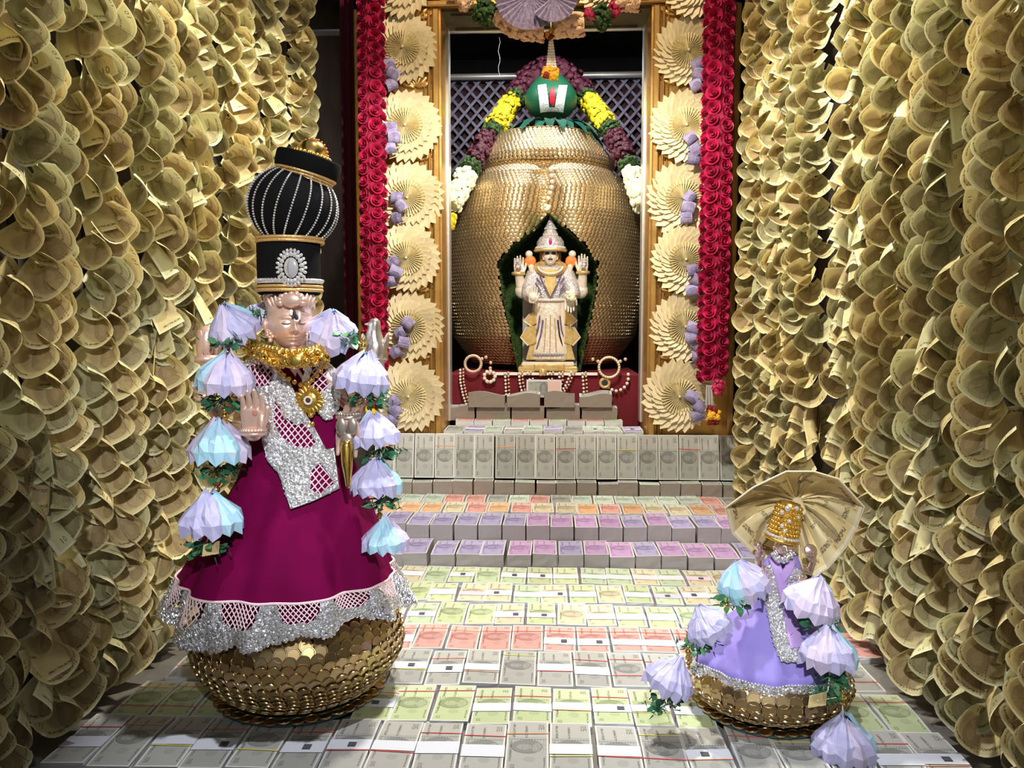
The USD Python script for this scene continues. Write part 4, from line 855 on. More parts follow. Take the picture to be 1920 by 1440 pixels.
put(idol, 'waistband', ring(I(1032, 563), u(32), u(22), u(3)), IVORY, True)
# pleated skirt
zs_ = np.linspace(0, 1, 14); n = 90; aa = np.linspace(0, 2 * PI, n, endpoint=False); rows = []
for q in zs_:
    y = 564 + q * 108; hw = np.interp(q, [0, .25, .6, 1], [31, 33, 32, 36]); c = I(1032 - 2 * q, y); pl = 1 + .05 * q * np.abs(np.sin(aa * 11)); rows.append(np.stack([c[0] + u(hw) * pl * np.cos(aa), IY + u(hw * .62) * pl * np.sin(aa), np.full(n, c[2])], 1))
put(idol, 'skirt', (np.vstack(rows), grid(14, n, True)), SKIRTI, True)
sk_front = lambda x, z: IY - u(21) * np.sqrt(np.clip(1 - ((x - cx0) / u(36)) ** 2, 0, 1))
for k, (a, b) in enumerate((((1012, 592), (1002, 640)), ((1018, 600), (1006, 655)), ((1010, 610), (1001, 622)), ((1050, 592), (1060, 645)), ((1046, 600), (1056, 655)), ((1032, 590), (1031, 662)), ((1024, 596), (1020, 660)), ((1040, 596), (1043, 660)))):
    m_ = ((a[0] + b[0]) / 2 + (2 if k < 3 else -2 if k < 5 else 0), (a[1] + b[1]) / 2)
    put(idol, 'skirt_line', tube([(lambda p: V3(p[0], sk_front(p[0], p[2]) - .004, p[2]))(at(x, y, IY - .05)) for x, y in (a, m_, b)], u(1.5 if k < 5 else .8), 5), [MAUV, MAUV, IGOLD, MAUV, INK, IGOLD, IGOLD, IGOLD][k])
put(idol, 'hem_trim', bead_ring(I(1029, 664), u(36), u(24), u(3), 42), M('hem_grey', (.35, .35, .42), .4, .3), True)
# side panniers of the skirt
for s in (-1, 1):
    for (ya, yb_, xo, w) in ((585, 612, 50, 22), (610, 648, 56, 28)):
        poly = [(1032 + s * 28, ya), (1032 + s * (xo - 12), ya + 3), (1032 + s * xo, ya + (yb_ - ya) * .6), (1032 + s * (xo - 14), yb_), (1032 + s * 26, yb_ - 6)]
        fl = lambda x, z, s=s: IY - u(6) - u(10) * np.clip(1 - (np.abs(x - cx0) / u(58)), 0, 1)
        put(idol, 'gold_frill', on_front(poly, fl, 0, .016, IY), IGOLD)
        e = [at(x, y, IY - .03) for x, y in poly[1:4]]; put(idol, 'frill_edge', tube([V3(p[0], fl(p[0], p[2]) - .018, p[2]) for p in e], u(1.4), 5), IVORY)
    put(idol, 'gold_drape', on_front([(1032 + s * 27, 640), (1032 + s * 38, 645), (1032 + s * 46, 674), (1032 + s * 28, 674)], lambda x, z: IY - u(8) + 0 * x, 0, .015, IY), IGOLD)
    q = at(994 if s < 0 else 1071, 490, IY - .02)
    put(idol, 'disc_emblem' if s < 0 else 'conch_emblem', tf(lathe([(0, u(4)), (u(9), u(3)), (u(11), 0), (u(9), -u(3)), (0, -u(4))], 20), q, rotm([1, 0, 0], PI / 2)), ORG, 40)
    put(idol, 'emblem_knob', ball(q + V3(s * u(2), 0, u(13)), u(7), 2), IVORY, True); put(idol, 'emblem_foot', fuse([hull2(q + V3(-s * u(2), 0, -u(10)), u(6), q + V3(-s * u(4), 0, -u(24)), u(4))], .006, 2), IVORY, True)
    w_ = (972, 513) if s < 0 else (1093, 511); put(idol, 'bracelet', ring(I(*w_, -.02), u(10), u(10), u(3.4)), IGOLD, True)
    e_ = (979, 545) if s < 0 else (1089, 545); put(idol, 'sleeve', ball(I(*e_), u(13.5), 2, (1, .9, 1.1)), SKIRTI, True)
    put(idol, 'palm_flower', florets(seg(I(972 if s < 0 else 1094, 502, -.045), I(971 if s < 0 else 1095, 486, -.045)), u(4), 26, u(2.6), 60 + s), EMB, kind='stuff')
put(idol, 'white_flower', florets(seg(I(1070, 548, -.14), I(1071, 562, -.14)), u(7), 60, u(3.6), 65), WHITEB, kind='stuff')
put(idol, 'backing_slab', boxm(at(980, 600, 3.13)[0], at(1082, 600, 3.13)[0], 3.12, 3.135, ZP + .004, at(1030, 555, 3.13)[2]), SLATE, label='lilac grey slab behind the skirt')
b0, b1 = I(973, 692), I(1082, 672); zz0 = ZP + .0055
put(idol, 'plinth', boxm(b0[0], b1[0], IY - .075, IY + .09, zz0, zz0 + .020, .004), IGOLD); put(idol, 'plinth', boxm(b0[0] + .012, b1[0] - .012, IY - .068, IY + .08, zz0 + .020, zz0 + .036, .004), IVORY)
put(idol, 'plinth', boxm(I(1002, 680)[0], I(1058, 680)[0], IY - .088, IY, zz0 + .004, zz0 + .030, .004), IGOLD); put(idol, 'plinth_flower', florets(seg(at(1018, 694, IY - .10), at(1018, 702, IY - .10)), .010, 30, .007, 66), IGOLD, True, kind='stuff')

# ---------------------------------------------------------------- jewels and bricks on the pedestal
JG = M('rose_gold_jewel', (.80, .55, .42), .3, .6)
jy = 2.968; J = lambda x, y, dy=0.0: at(x, y, jy + dy)
def chain_thing(label, pts, r=.0052, double=True, pend=None):
    t = thing('jewel_chain', label, 'necklace', J(*pts[-1])); q = [J(*p) for p in pts]; s = np.linspace(0, 1, 24); d = np.linspace(0, 1, len(q))
    c = np.stack([np.interp(s, d, [p[k] for p in q]) for k in range(3)], 1)
    put(t, 'bead_strand', bead_string(c + V3(-.006 if double else 0, 0, 0), r, r * 2.05), JEW, True)
    if double: put(t, 'bead_strand', bead_string(c + V3(.006, -.002, .003), r * .9, r * 2.05), JG, True)
    return t
chain_thing('long jewel chain hanging at the left end of the red pedestal', [(866, 694), (866, 715), (871, 740), (877, 758)])
chain_thing('jewel chain hanging left of centre, second from the left', [(950, 700), (951, 720), (952, 740)])
chain_thing('jewel chain left of the framed note, third from the left', [(976, 700), (978, 722), (983, 738)])
chain_thing('short jewel chain directly above left of the framed note', [(992, 700), (996, 712)])
chain_thing('short jewel chain directly above right of the framed note', [(1034, 700), (1032, 712)])
chain_thing('jewel chain at right edge of the framed note', [(1052, 700), (1052, 715), (1048, 728)])
chain_thing('slanting jewel chain right of the framed note', [(1074, 698), (1064, 722), (1052, 740)])
chain_thing('straight jewel chain second from the right', [(1095, 700), (1097, 722), (1098, 742)])
t = chain_thing('curved jewel chain with round medallion at right end of the red pedestal', [(1178, 702), (1178, 716), (1168, 730), (1152, 734), (1140, 726)], double=False, r=.0068)
q = J(1134, 718, -.006); put(t, 'medallion', ring(q, .016, .016, .006, tilt=rotm([1, 0, 0], PI / 2)), IGOLD, True); put(t, 'medallion_centre', tf(lathe([(0, .002), (.012, .002), (.012, -.002), (0, -.002)], 20), q, rotm([1, 0, 0], PI / 2)), INK)
t = thing('jewel_pendant', 'flower shaped jewel pendant at the pedestal edge, left of the idol', 'pendant', J(918, 712))
put(t, 'petal_beads', bead_ring(J(918, 706), .020, .020, .0075, 9, rotm([1, 0, 0], PI / 2)), JEW, True); put(t, 'stem_beads', bead_string([J(920, 680), J(919, 692), J(918, 700)], .007, .012), JG, True); put(t, 'drop', bead_string([J(914, 716), J(922, 715)], .006, .014), JEW, True)
for (x, y, r, lab, b) in ((887, 682, .030, 'left jewelled bangle standing on the red pedestal beside the pot', True), (1142, 690, .037, 'larger right gold bangle standing on the red pedestal beside the pot', False)):
    t = thing('bangle', lab, 'bangle', J(x, y + 12)); c_ = J(x, y, -.01); c_ = V3(c_[0], c_[1], max(c_[2], ZP + r - .012))
    put(t, 'hoop', ring(c_, r, r, .0055, tilt=rotm([1, 0, 0], PI / 2 - .15)), IGOLD if not b else JEW, True); put(t, 'hoop_beads', bead_ring(c_ + V3(0, -.005, 0), r, r, .0042, 26, rotm([1, 0, 0], PI / 2 - .15)), JEW if not b else JG, True)
    for dx in ((-1, 1) if not b else (1,)): put(t, 'side_jewel', bead_string([c_ + V3(dx * r * 1.1, 0, r * .6), c_ + V3(dx * r * 1.6, 0, r * .8)], .007, .011), JG, True)
# framed note
fy = 2.955; a, b = at(987, 745, fy), at(1053, 712, fy); t = thing('framed_note', 'white bordered grey banknote standing upright before the red pedestal', 'banknote', ((a[0] + b[0]) / 2, fy, a[2]))
put(t, 'white_border', boxm(a[0], b[0], fy, fy + .003, a[2], b[2]), BAND)
m_ = .004; put(t, 'note', (np.array([[a[0] + m_, fy - .0006, a[2] + m_], [b[0] - m_, fy - .0006, a[2] + m_], [b[0] - m_, fy - .0006, b[2] - m_], [a[0] + m_, fy - .0006, b[2] - m_]]), np.array([[0, 1, 2], [0, 2, 3]])), GREY, uv=[(0, 0), (1, 0), (1, 1), (0, 1)])
a2, b2 = at(1027, 742, fy), at(1050, 715, fy); put(t, 'pink_panel', boxm(a2[0], b2[0], fy - .0016, fy - .0008, a2[2], b2[2]), M('pink_print', (.72, .50, .48), .6), label='pale pink right end')
for i, (x0, x1) in enumerate(((878, 947), (950, 1013), (1020, 1078), (1086, 1148))):
    brick_stack(f'thick brown-edged brick of notes, {ORD[i]} from left in the upper row', x0, x1, 738, 763.5, 2.905)
# ---------------------------------------------------------------- coin bowls
RIMC = M('teal_tray', (.05, .10, .10), .3)
def coin_mesh(r, n=14): return lathe([(0, .0011), (r * .80, .0011), (r * .86, .0019), (r * .97, .0019), (r, .0012), (r, -.0008), (0, -.0008)], n)
def coin_bowl(cx, cy, prof, rc, label, seed, rowstep, ring_r):
    g = np.random.default_rng(seed); pr = np.array(prof, float); d = np.r_[0, np.cumsum(np.linalg.norm(np.diff(pr, axis=0), axis=1))]
    t = thing('coin_covered_bowl', label, 'bowl', (cx, cy, .017)); inner = [(max(r - .006, 0), z) for r, z in prof]
    put(t, 'bowl_shell', tf(lathe([(0, prof[0][1])] + inner + [(0, prof[-1][1])], 48), (cx, cy, 0)), POTB, 40)
    put(t, 'tray', tf(lathe([(0, .0165), (ring_r + .004, .0165), (ring_r + .005, .020), (0, .020)], 48), (cx, cy, 0)), RIMC, 40)
    cm = coin_mesh(rc); cand = []
    for i, s in enumerate(np.arange(rc * .55, d[-1] - rc * .2, rowstep)):
        r, z = np.interp(s, d, pr[:, 0]), np.interp(s, d, pr[:, 1]); e = .003; dr, dz = np.interp(s + e, d, pr[:, 0]) - np.interp(s - e, d, pr[:, 0]), np.interp(s + e, d, pr[:, 1]) - np.interp(s - e, d, pr[:, 1])
        n = int(2 * PI * r / (rc * 1.86)); l = math.hypot(dr, dz); dr, dz = dr / l, dz / l
        for a in (np.arange(n) + .5 * (i % 2) + g.normal(0, .03, n)) / n * 2 * PI:
            o = V3(math.cos(a), math.sin(a), 0); nn = o * dz - V3(0, 0, 1) * dr; up = o * dr + V3(0, 0, 1) * dz
            nn2 = nn - .20 * up + g.normal(0, .03, 3); p = V3(cx, cy, z) + o * r + nn * .001
            cand.append((-(nn @ (p - EYE)) / np.linalg.norm(p - EYE) ** 2, p, nn2))
    for k in range(int(2 * PI * ring_r / (rc * 1.9))):
        a = k * rc * 1.9 / ring_r; p = V3(cx + ring_r * math.cos(a), cy + ring_r * math.sin(a), .0225 + .001 * (k % 2)); cand.append((1 if p[1] < cy + .03 else 0, p, V3(g.normal(0, .06), g.normal(0, .06), 1)))
    cand.sort(key=lambda c: -c[0]); rest = []
    for k, (q, p, nn) in enumerate(cand):
        m = tf(cm, p, frame(nn))
        if k < 300: put(t, 'coin', m, COIN, 35)
        else: rest.append(m)
    put(t, 'coins_behind', join(*rest), COIN, None, kind='stuff')
    return t
LX, LY = -.4377, 1.36; RX, RY = BOWLS[1][0], 1.33
coin_bowl(LX, LY, [(.118, .026), (.136, .040), (.158, .062), (.173, .083), (.179, .104), (.177, .124), (.168, .144), (.150, .162), (.122, .174)], .0113, 'larger golden bowl of overlapping coins under the statue in maroon dress', 1, .0125, .138)
coin_bowl(RX, RY, [(.088, .026), (.104, .036), (.120, .047), (.130, .058), (.133, .069), (.127, .080), (.108, .088), (.088, .091)], .0110, 'smaller golden bowl of overlapping coins under the statue in lavender dress', 2, .0120, .108)

# ---------------------------------------------------------------- large statue in maroon velvet
ROSEG = M('rose_gold_paint', (.86, .62, .53), .33, .55, col2=(.78, .53, .44), nscale=18)
SILVG = M('silver_paint', (.70, .62, .57), .24, .85, col2=(.60, .52, .46), nscale=20)
VELV = M('maroon_velvet', (.150, .0008, .050), .85, col2=(.125, .0008, .042), nscale=16, spec=.08)
LACE = M('silver_lace', (.80, .81, .86), .36, .5, col2=(.52, .53, .58), nscale=240, bump=.9, bscale=260, btype='voronoi', bdist=.003)
SEQ = M('silver_sequin', (.88, .89, .93), .22, .85, rnd=.2)
NETW = M('pink_white_cord', (.78, .60, .66), .55)
GOLDJ = M('gold_jewellery', (.86, .56, .12), .26, .95, bump=.3, bscale=150)
ys_ = [664, 676, 690, 740, 800, 850, 900, 1000, 1040, 1074]; hw_ = [26, 50, 76, 82, 84, 100, 120, 166, 186, 202]; cx_ = [546, 546, 546, 549, 556, 560, 560, 551, 545, 541]; sq_ = [.7, .6, .55, .6, .66, .72, .8, .88, .9, .9]
zz_ = np.array([at(540, y, LY)[2] for y in ys_])[::-1]; RR_ = (np.array(hw_) * LY / FPX)[::-1]; CC_ = np.array([at(c, y, LY)[0] for c, y in zip(cx_, ys_)])[::-1]; SQ_ = np.array(sq_)[::-1]
def pleat(a, z): return np.clip((.50 - z) / .26, 0, 1) * (.035 * np.sin(7 * a + 2 * z * 8) + .022 * np.sin(12 * a + 1.3) + .012 * np.sin(19 * a))
def dress_p(a, z):
    R = np.interp(z, zz_, RR_) * (1 + pleat(a, z)); return np.stack([np.interp(z, zz_, CC_) + R * np.cos(a), LY + R * np.interp(z, zz_, SQ_) * np.sin(a), z + 0 * a], -1)
def dress_front(x, z):
    x, z = np.asarray(x, float), np.asarray(z, float); R = np.interp(z, zz_, RR_); c = np.interp(z, zz_, CC_); q = np.clip((x - c) / R, -.995, .995); a = -np.arccos(q); R2 = R * (1 + pleat(a, z))
    q = np.clip((x - c) / R2, -.995, .995); return LY - R2 * np.interp(z, zz_, SQ_) * np.sqrt(1 - q * q)
L = lambda x, y, Y=LY: at(x, y, Y)
st = thing('draped_statue', 'rose gold four-armed statue in maroon velvet dress on coin bowl', 'statue', (LX, LY, .174))
z_, a_ = np.meshgrid(np.linspace(zz_[0], zz_[-1], 60), np.linspace(0, 2 * PI, 180, endpoint=False), indexing='ij')
put(st, 'dress', (dress_p(a_, z_).reshape(-1, 3), grid(60, 180, True)), VELV, True, label='maroon velvet dress')
# petticoat and lace hem
zt, zb = zz_[0], .165
def hem_p(a, h):
    R = RR_[0] * (1 + pleat(a, zt)) * (1 + .13 * h) + .001 + .010 * h * np.sin(11 * a + .7) + .006 * h * np.sin(23 * a)
    z = zt + .003 - h * (zt + .003 - zb) - .010 * h * np.sin(3 * a + 1.0) + .012 * h * np.cos(a)
    return np.stack([CC_[0] + R * np.cos(a), LY + R * SQ_[0] * np.sin(a), z], -1)
pt_ = [(.150, .1765), (.160, .20), (.172, zt)]
put(st, 'petticoat', tf(lathe(pt_, 90, 1, .9), (CC_[0], LY, 0)), VELV, True)
na, nh = 620, 34; A, H = np.meshgrid(np.linspace(0, 2 * PI, na, endpoint=False), np.linspace(0, 1, nh), indexing='xy')
arc = A / (2 * PI) * 13.0; u_ = (arc % 1) - .5                     # thirteen medallions round the hem
scal = .80 + .20 * np.abs(np.sin(arc * PI + PI / 2)) ** .6
bump = .0022 * (np.sin(arc * 2 * PI * 9) * np.sin(H * 30) + .6 * np.sin(arc * 2 * PI * 15 + H * 20))
P = hem_p(A, H * scal); nrm = np.stack([np.cos(A), np.sin(A), 0 * A], -1); P = P + nrm * (bump * np.clip(H * 4, 0, 1) + .001)[..., None]
F = grid(nh, na, True); fu, fh = u_.reshape(-1)[F], H.reshape(-1)[F]; win = lambda u, h: (u / .36) ** 2 + ((h - .02) / .62) ** 2 < 1
span = (fu.max(1) - fu.min(1)) > .5; uc = np.where(span, .5, fu.mean(1)); hole = win(uc, fh.mean(1)) & (fh.min(1) > .03)
dia = ((np.abs(np.abs(uc) - .43) / .035 + np.abs(fh.mean(1) - .62) / .06) < 1)
put(st, 'lace_hem', (P.reshape(-1, 3), F[~(hole | dia)]), LACE, True, label='scalloped silver lace hem')
for m_ in range(13):
    cords = []
    for sgn in (-1, 1):
        for k in range(-9, 10):
            c0 = k * .085; uu = np.linspace(-.36, .36, 70); hh = .33 + (uu * sgn * 1.9 + c0 * 1.9) ; ok = win(uu, hh) & (hh > 0)
            if ok.sum() >= 2: uu = uu[ok][::6] if ok.sum() > 12 else uu[ok][[0, -1]]; hh = .33 + (uu * sgn * 1.9 + c0 * 1.9); ok = uu > -9; cords.append(tube(hem_p((uu[ok] + .5 + m_) / 13 * 2 * PI, hh[ok]) + .0035 * np.stack([np.cos((uu[ok] + .5 + m_) / 13 * 2 * PI), np.sin((uu[ok] + .5 + m_) / 13 * 2 * PI), 0 * uu[ok]], -1), .0011, 5))
    put(st, 'lace_netting', join(*cords), NETW, True)
aa = np.linspace(0, 2 * PI, 240, endpoint=False); put(st, 'hem_braid', tube(hem_p(aa, 0 * aa) + .0015 * np.stack([np.cos(aa), np.sin(aa), 0 * aa], -1), .0024, 6, True), NETW, True)
bp, _ = trimesh.creation.icosphere(1, 1.0).vertices, 0; g9 = np.random.default_rng(9)
sq = lathe([(0, .0016), (.0030, .001), (.0032, -.0006)], 7); SV = []
for k in range(2300):
    a = g9.uniform(PI * .95, 2 * PI * 1.02); h = g9.uniform(.55, 1.0) if g9.random() < .75 else g9.uniform(.1, .6); uu = ((a / (2 * PI) * 13) % 1) - .5
    if win(uu, h): continue
    p = hem_p(np.array(a), np.array(h * (.80 + .20 * abs(math.sin(a / (2 * PI) * 13 * PI + PI / 2)) ** .6))); o = V3(math.cos(a), math.sin(a), 0)
    SV.append(tf(sq, p + o * .0045, frame(o + g9.normal(0, .13, 3)), g9.uniform(.7, 1.2)))
put(st, 'sequins', join(*SV), SEQ, None, kind='stuff')
# sash and shoulder lace
def world_poly(px, front, Y0):
    P = []
    for x, y in px:
        Y = Y0
        for _ in range(4): p = at(x, y, Y); Y = float(front(p[0], p[2]))
        P.append((p[0], p[2]))
    return Polygon(P).buffer(0)
def netting(poly, front, off, pitch, r):
    ms = []; b = poly.bounds; c = V3((b[0] + b[2]) / 2, (b[1] + b[3]) / 2, 0)
    for sgn in (-1, 1):
        for k in range(-30, 31):
            o = k * pitch; ln = LineString([(c[0] - .3 + 0, c[1] - sgn * .36 + o), (c[0] + .3, c[1] + sgn * .36 + o)]).intersection(poly)
            for l in getattr(ln, 'geoms', [ln]):
                if l.is_empty or l.geom_type != 'LineString' or l.length < .004: continue
                q = np.array([l.interpolate(s, True).coords[0] for s in np.linspace(0, 1, max(3, int(l.length / .006)))]); ms.append(tube(np.stack([q[:, 0], front(q[:, 0], q[:, 1]) - off, q[:, 1]], 1), r, 5))
    return join(*ms)
def sequin_patch(poly, front, off, n, seed, s=1.0):
    g = np.random.default_rng(seed); b = poly.bounds; ms = []
    while len(ms) < n:
        x, z = g.uniform(b[0], b[2]), g.uniform(b[1], b[3])
        if poly.contains(Point(x, z)): ms.append(tf(sq, (x, float(front(x, z)) - off, z), frame(V3(0, -1, 0) + g.normal(0, .14, 3)), s * g.uniform(.7, 1.2)))
    return join(*ms)
Yf = 1.27
SASH = world_poly([(452, 692), (470, 672), (500, 668), (524, 684), (546, 716), (566, 760), (592, 802), (614, 842), (630, 838), (638, 912), (594, 934), (549, 951), (536, 908), (526, 884), (506, 862), (497, 828), (490, 790), (466, 756), (449, 722)], dress_front, Yf)
W1 = [world_poly(p, dress_front, Yf) for p in ([(460, 690), (498, 676), (518, 700), (510, 722), (480, 724), (464, 712)], [(519, 742), (536, 780), (560, 796), (577, 790), (597, 830), (586, 838), (556, 836), (532, 818), (517, 790)], [(604, 864), (631, 903), (602, 925), (584, 916), (586, 882)])]
SH2 = world_poly([(586, 670), (612, 672), (636, 700), (642, 732), (638, 762), (622, 786), (607, 780), (600, 765), (582, 752), (570, 730)], dress_front, Yf); W4 = world_poly([(590, 688), (615, 682), (626, 712), (612, 732), (592, 738), (578, 730)], dress_front, Yf)
sil = SASH
for w in W1: sil = sil.difference(w)
put(st, 'lace_sash', lay(sil, dress_front, .007, .004), LACE, True, label='silver lace sash across the chest'); put(st, 'sash_sequins', sequin_patch(sil, dress_front, .0115, 620, 1), SEQ, kind='stuff')
put(st, 'sash_backing', lay(SASH.buffer(-.002), dress_front, .004, .002), VELV, True)
for w in W1: put(st, 'sash_netting', netting(w.buffer(.002), dress_front, .008, .0125, .0013), NETW, True)
put(st, 'sash_braid', tube(np.array([(p[0], float(dress_front(p[0], p[1])) - .009, p[1]) for p in SASH.exterior.segmentize(.01).coords[:-1]]), .002, 5, True), SEQ, True)
s2 = SH2.difference(W4); put(st, 'shoulder_lace', lay(s2, dress_front, .007, .004), LACE, True, label='silver lace over the shoulder'); put(st, 'shoulder_sequins', sequin_patch(s2, dress_front, .0115, 230, 2), SEQ, kind='stuff'); put(st, 'shoulder_netting', netting(W4.buffer(.002), dress_front, .008, .0125, .0013), NETW, True)
V_ = lambda px, off, th: on_front(px, dress_front, off, th, Yf)
put(st, 'neck_skin', V_([(534, 668), (576, 668), (556, 706)], .003, .003), ROSEG, True); put(st, 'collar_edge', tube([(lambda p: V3(p[0], float(dress_front(p[0], p[2])) - .007, p[2]))(at(x, y, Yf)) for x, y in ((520, 668), (538, 694), (553, 716))], .003, 6), NETW); put(st, 'collar_edge', tube([(lambda p: V3(p[0], float(dress_front(p[0], p[2])) - .007, p[2]))(at(x, y, Yf)) for x, y in ((592, 668), (578, 696), (566, 716))], .003, 6), NETW)
# body: neck, shoulders, four arms and hands as one surface
pl = LY / FPX; p_ = lambda n: n * pl
body = [hulln([(L(480, 706), p_(20)), (L(612, 706), p_(20)), (L(546, 720), p_(30)), (L(546, 690), p_(24))]), hull2(L(546, 690), p_(22), L(544, 640), p_(20))]
body += chain([(L(478, 706), p_(21)), (L(452, 800, 1.33), p_(18)), (L(476, 812, 1.255), p_(15))]) + hand(L(474, 808, 1.25), (.06, -.1, 1), (.05, -1, 0), (1, 0, 0), p_(92) * .92, .16, .01, .45)
body += chain([(L(616, 706), p_(21)), (L(668, 748, 1.36), p_(18)), (L(652, 790, 1.27), p_(14))]) + hand(L(651, 786, 1.265), (-.04, .12, -1), (0, -1, -.1), (1, 0, 0), p_(88) * .93, .1, .005, .35)
body += chain([(L(486, 712, 1.39), p_(20)), (L(412, 776, 1.41), p_(18)), (L(384, 744, 1.38), p_(14))]) + hand(L(385, 742, 1.375), (-.25, -.3, 1), (.3, -1, 0), (1, .2, 0), p_(62), .75, .01, .3)
body += chain([(L(610, 712, 1.39), p_(20)), (L(688, 782, 1.42), p_(18)), (L(704, 730, 1.40), p_(14))]) + hand(L(704, 728, 1.395), (0, -.2, 1), (0, -1, 0), (-1, 0, 0), p_(62), .7, .01, .3)
put(st, 'body', fuse(body, .0042, 5), ROSEG, True, label='rose gold body with four arms')
# head with face
EYEL = M('brown_line', (.20, .10, .07), .5); HC = L(543, 608, 1.325); hw3, hh3 = p_(43), p_(48)
put(st, 'head', head_mesh(HC, hw3, hh3, p_(46), yaw=.50), ROSEG, True, label='rose gold head with serene face')
Hh = lambda x, y, dy: L(x, y, 1.325 - dy)
put(st, 'head_ornament', tf(lathe([(p_(40), -p_(10)), (p_(43), p_(6)), (p_(44), p_(20)), (p_(42), p_(34)), (p_(36), p_(44)), (0, p_(46))], 40, 1, .95), HC + V3(0, .004, p_(20))), ROSEG, True)
put(st, 'brow_band', tf(ring((0, 0, 0), p_(43.5), p_(43), p_(3.4), tilt=rotm([1, 0, 0], -.5)), HC + V3(0, .004, p_(38))), ROSEG, True)
for k, (dz, r) in enumerate(((45, 3.6), (54, 3.0))): put(st, 'brow_beads', tf(bead_ring((0, 0, 0), p_(44.5 - k), p_(43.5), p_(r), 46, rotm([1, 0, 0], -.5)), HC + V3(0, .002, p_(dz))), ROSEG, True)
put(st, 'crest', join(tf(ball((0, 0, 0), 1, 2, (p_(20), p_(9), p_(14))), Hh(546, 562, p_(44))), *[tf(ball((0, 0, 0), 1, 1, (p_(6), p_(5), p_(6))), Hh(546 + 22 * math.cos(q), 564 - 14 * math.sin(q), p_(45))) for q in np.linspace(-.3, PI + .3, 9)]), ROSEG, True)
put(st, 'side_plumes', join(*[tf(ball((0, 0, 0), 1, 1, (p_(3.5), p_(4), p_(12))), Hh(546 + s * (28 + 6 * k), 562 + 3 * k, p_(38 - 5 * k)), rotm([0, 1, 0], s * (.2 + .12 * k))) for s in (-1, 1) for k in range(3)]), ROSEG, True)
for s, (x, y) in ((-1, (507, 626)), (1, (582, 630))): put(st, 'earring', join(bead_ring(L(x, y, 1.30), p_(6), p_(6), p_(3.6), 7, rotm([1, 0, 0], PI / 2)), tf(ball(), L(x, y, 1.298), None, p_(4)), tf(ball(), L(x, y + 12, 1.30), None, p_(4.5))), ROSEG, True)
for s in (-1, 1):
    def fc(x, z): # a point on the face, x and z in half sizes
        R = rotm([0, 0, 1], .50); return HC + R @ V3(x * hw3, -p_(46) * (math.sqrt(max(0, 1 - x * x - z * z)) + .012), z * hh3)
    put(st, 'eyelid_line', tube([fc(s * (.33 + .17 * q), .055 - .045 * (1 - q * q)) for q in np.linspace(-1, 1, 7)], [p_(.6)] + [p_(1.2)] * 5 + [p_(.6)], 5), EYEL, True)
    put(st, 'eyebrow', tube([fc(s * (.34 + .25 * q), .27 + .05 * (1 - q * q)) for q in np.linspace(-1, 1, 7)], [p_(.7)] + [p_(1.5)] * 5 + [p_(.7)], 5), ROSEG, True)
fy_ = 1.325 - p_(47); f_ = lambda x, y, d=0: at(x, y, fy_ - d)
put(st, 'forehead_mark', join(*[tf(ball((0, 0, 0), 1, 1, (p_(a), p_(1.6), p_(b))), f_(x, y, .0)) for x, y, a, b in ((552, 588, 3.2, 7), (556, 595, 3.5, 5), (549, 594, 2.4, 3))]), INK, True, label='black forehead mark')
put(st, 'white_mark', join(*[tf(ball((0, 0, 0), 1, 1, (p_(a), p_(1.4), p_(b))), f_(x, y, -.001)) for x, y, a, b in ((546, 586, 4, 6), (561, 592, 3, 8), (556, 601, 5, 2.5))]), M('white_paint', (.86, .84, .82), .4), True)
put(st, 'palm_mark', tf(ball((0, 0, 0), 1, 2, (p_(5), p_(1.6), p_(6))), at(478, 774, 1.25 - .009), rotm([0, 1, 0], .3)), M('red_powder', (.45, .20, .14), .7), True)
put(st, 'bracelet', ring(L(476, 812, 1.252), p_(19), p_(17), p_(4)), ROSEG, True); put(st, 'bracelet_beads', bead_ring(L(476, 806, 1.25), p_(20), p_(18), p_(3.4), 22), ROSEG, True)
put(st, 'bracelet', ring(L(653, 782, 1.275), p_(19), p_(17), p_(4)), SILVG, True); put(st, 'bracelet_beads', bead_ring(L(653, 775, 1.277), p_(20), p_(18), p_(3.4), 22), SILVG, True); put(st, 'bracelet', ring(L(386, 748, 1.38), p_(16), p_(16), p_(4)), ROSEG, True)
# right-hand lotus bud, left-hand bird, golden stream
bud = [tf(ball((0, 0, 0), 1, 3, (p_(20), p_(20), p_(30))), L(388, 640, 1.36))]
for k in range(6):
    a = k / 6 * 2 * PI; bud.append(tf(ball((0, 0, 0), 1, 2, (p_(11), p_(5), p_(26))), L(388, 644, 1.36) + V3(math.cos(a), math.sin(a), 0) * p_(15), rotm([0, 0, 1], a + PI / 2)))
put(st, 'lotus_bud', join(*bud), ROSEG, True, label='rose gold lotus bud'); put(st, 'lotus_stem', tf(lathe([(p_(10), -p_(34)), (p_(13), -p_(20)), (p_(22), -p_(14)), (p_(23), -p_(6)), (p_(16), p_(0)), (0, p_(0))], 24), L(388, 664, 1.36)), ROSEG, True)
bird = fuse([hull2(L(703, 662, 1.37), p_(23), L(704, 650, 1.37), p_(22)), hull2(L(704, 652, 1.37), p_(21), L(701, 626, 1.368), p_(15)), hull2(L(701, 626, 1.368), p_(14), L(703, 607, 1.366), p_(11)), hull2(L(701, 607, 1.366), p_(6), L(685, 608, 1.36), p_(1.6)), hull2(L(710, 652, 1.375), p_(16), L(722, 672, 1.38), p_(6))], .004, 4)
put(st, 'silver_bird', bird, SILVG, True, label='silver bird held up in the raised hand'); put(st, 'bird_base', tf(lathe([(p_(12), -p_(26)), (p_(19), -p_(14)), (p_(17), -p_(6)), (p_(24), 0), (p_(20), p_(6)), (0, p_(8))], 24), L(703, 676, 1.37)), SILVG, True)
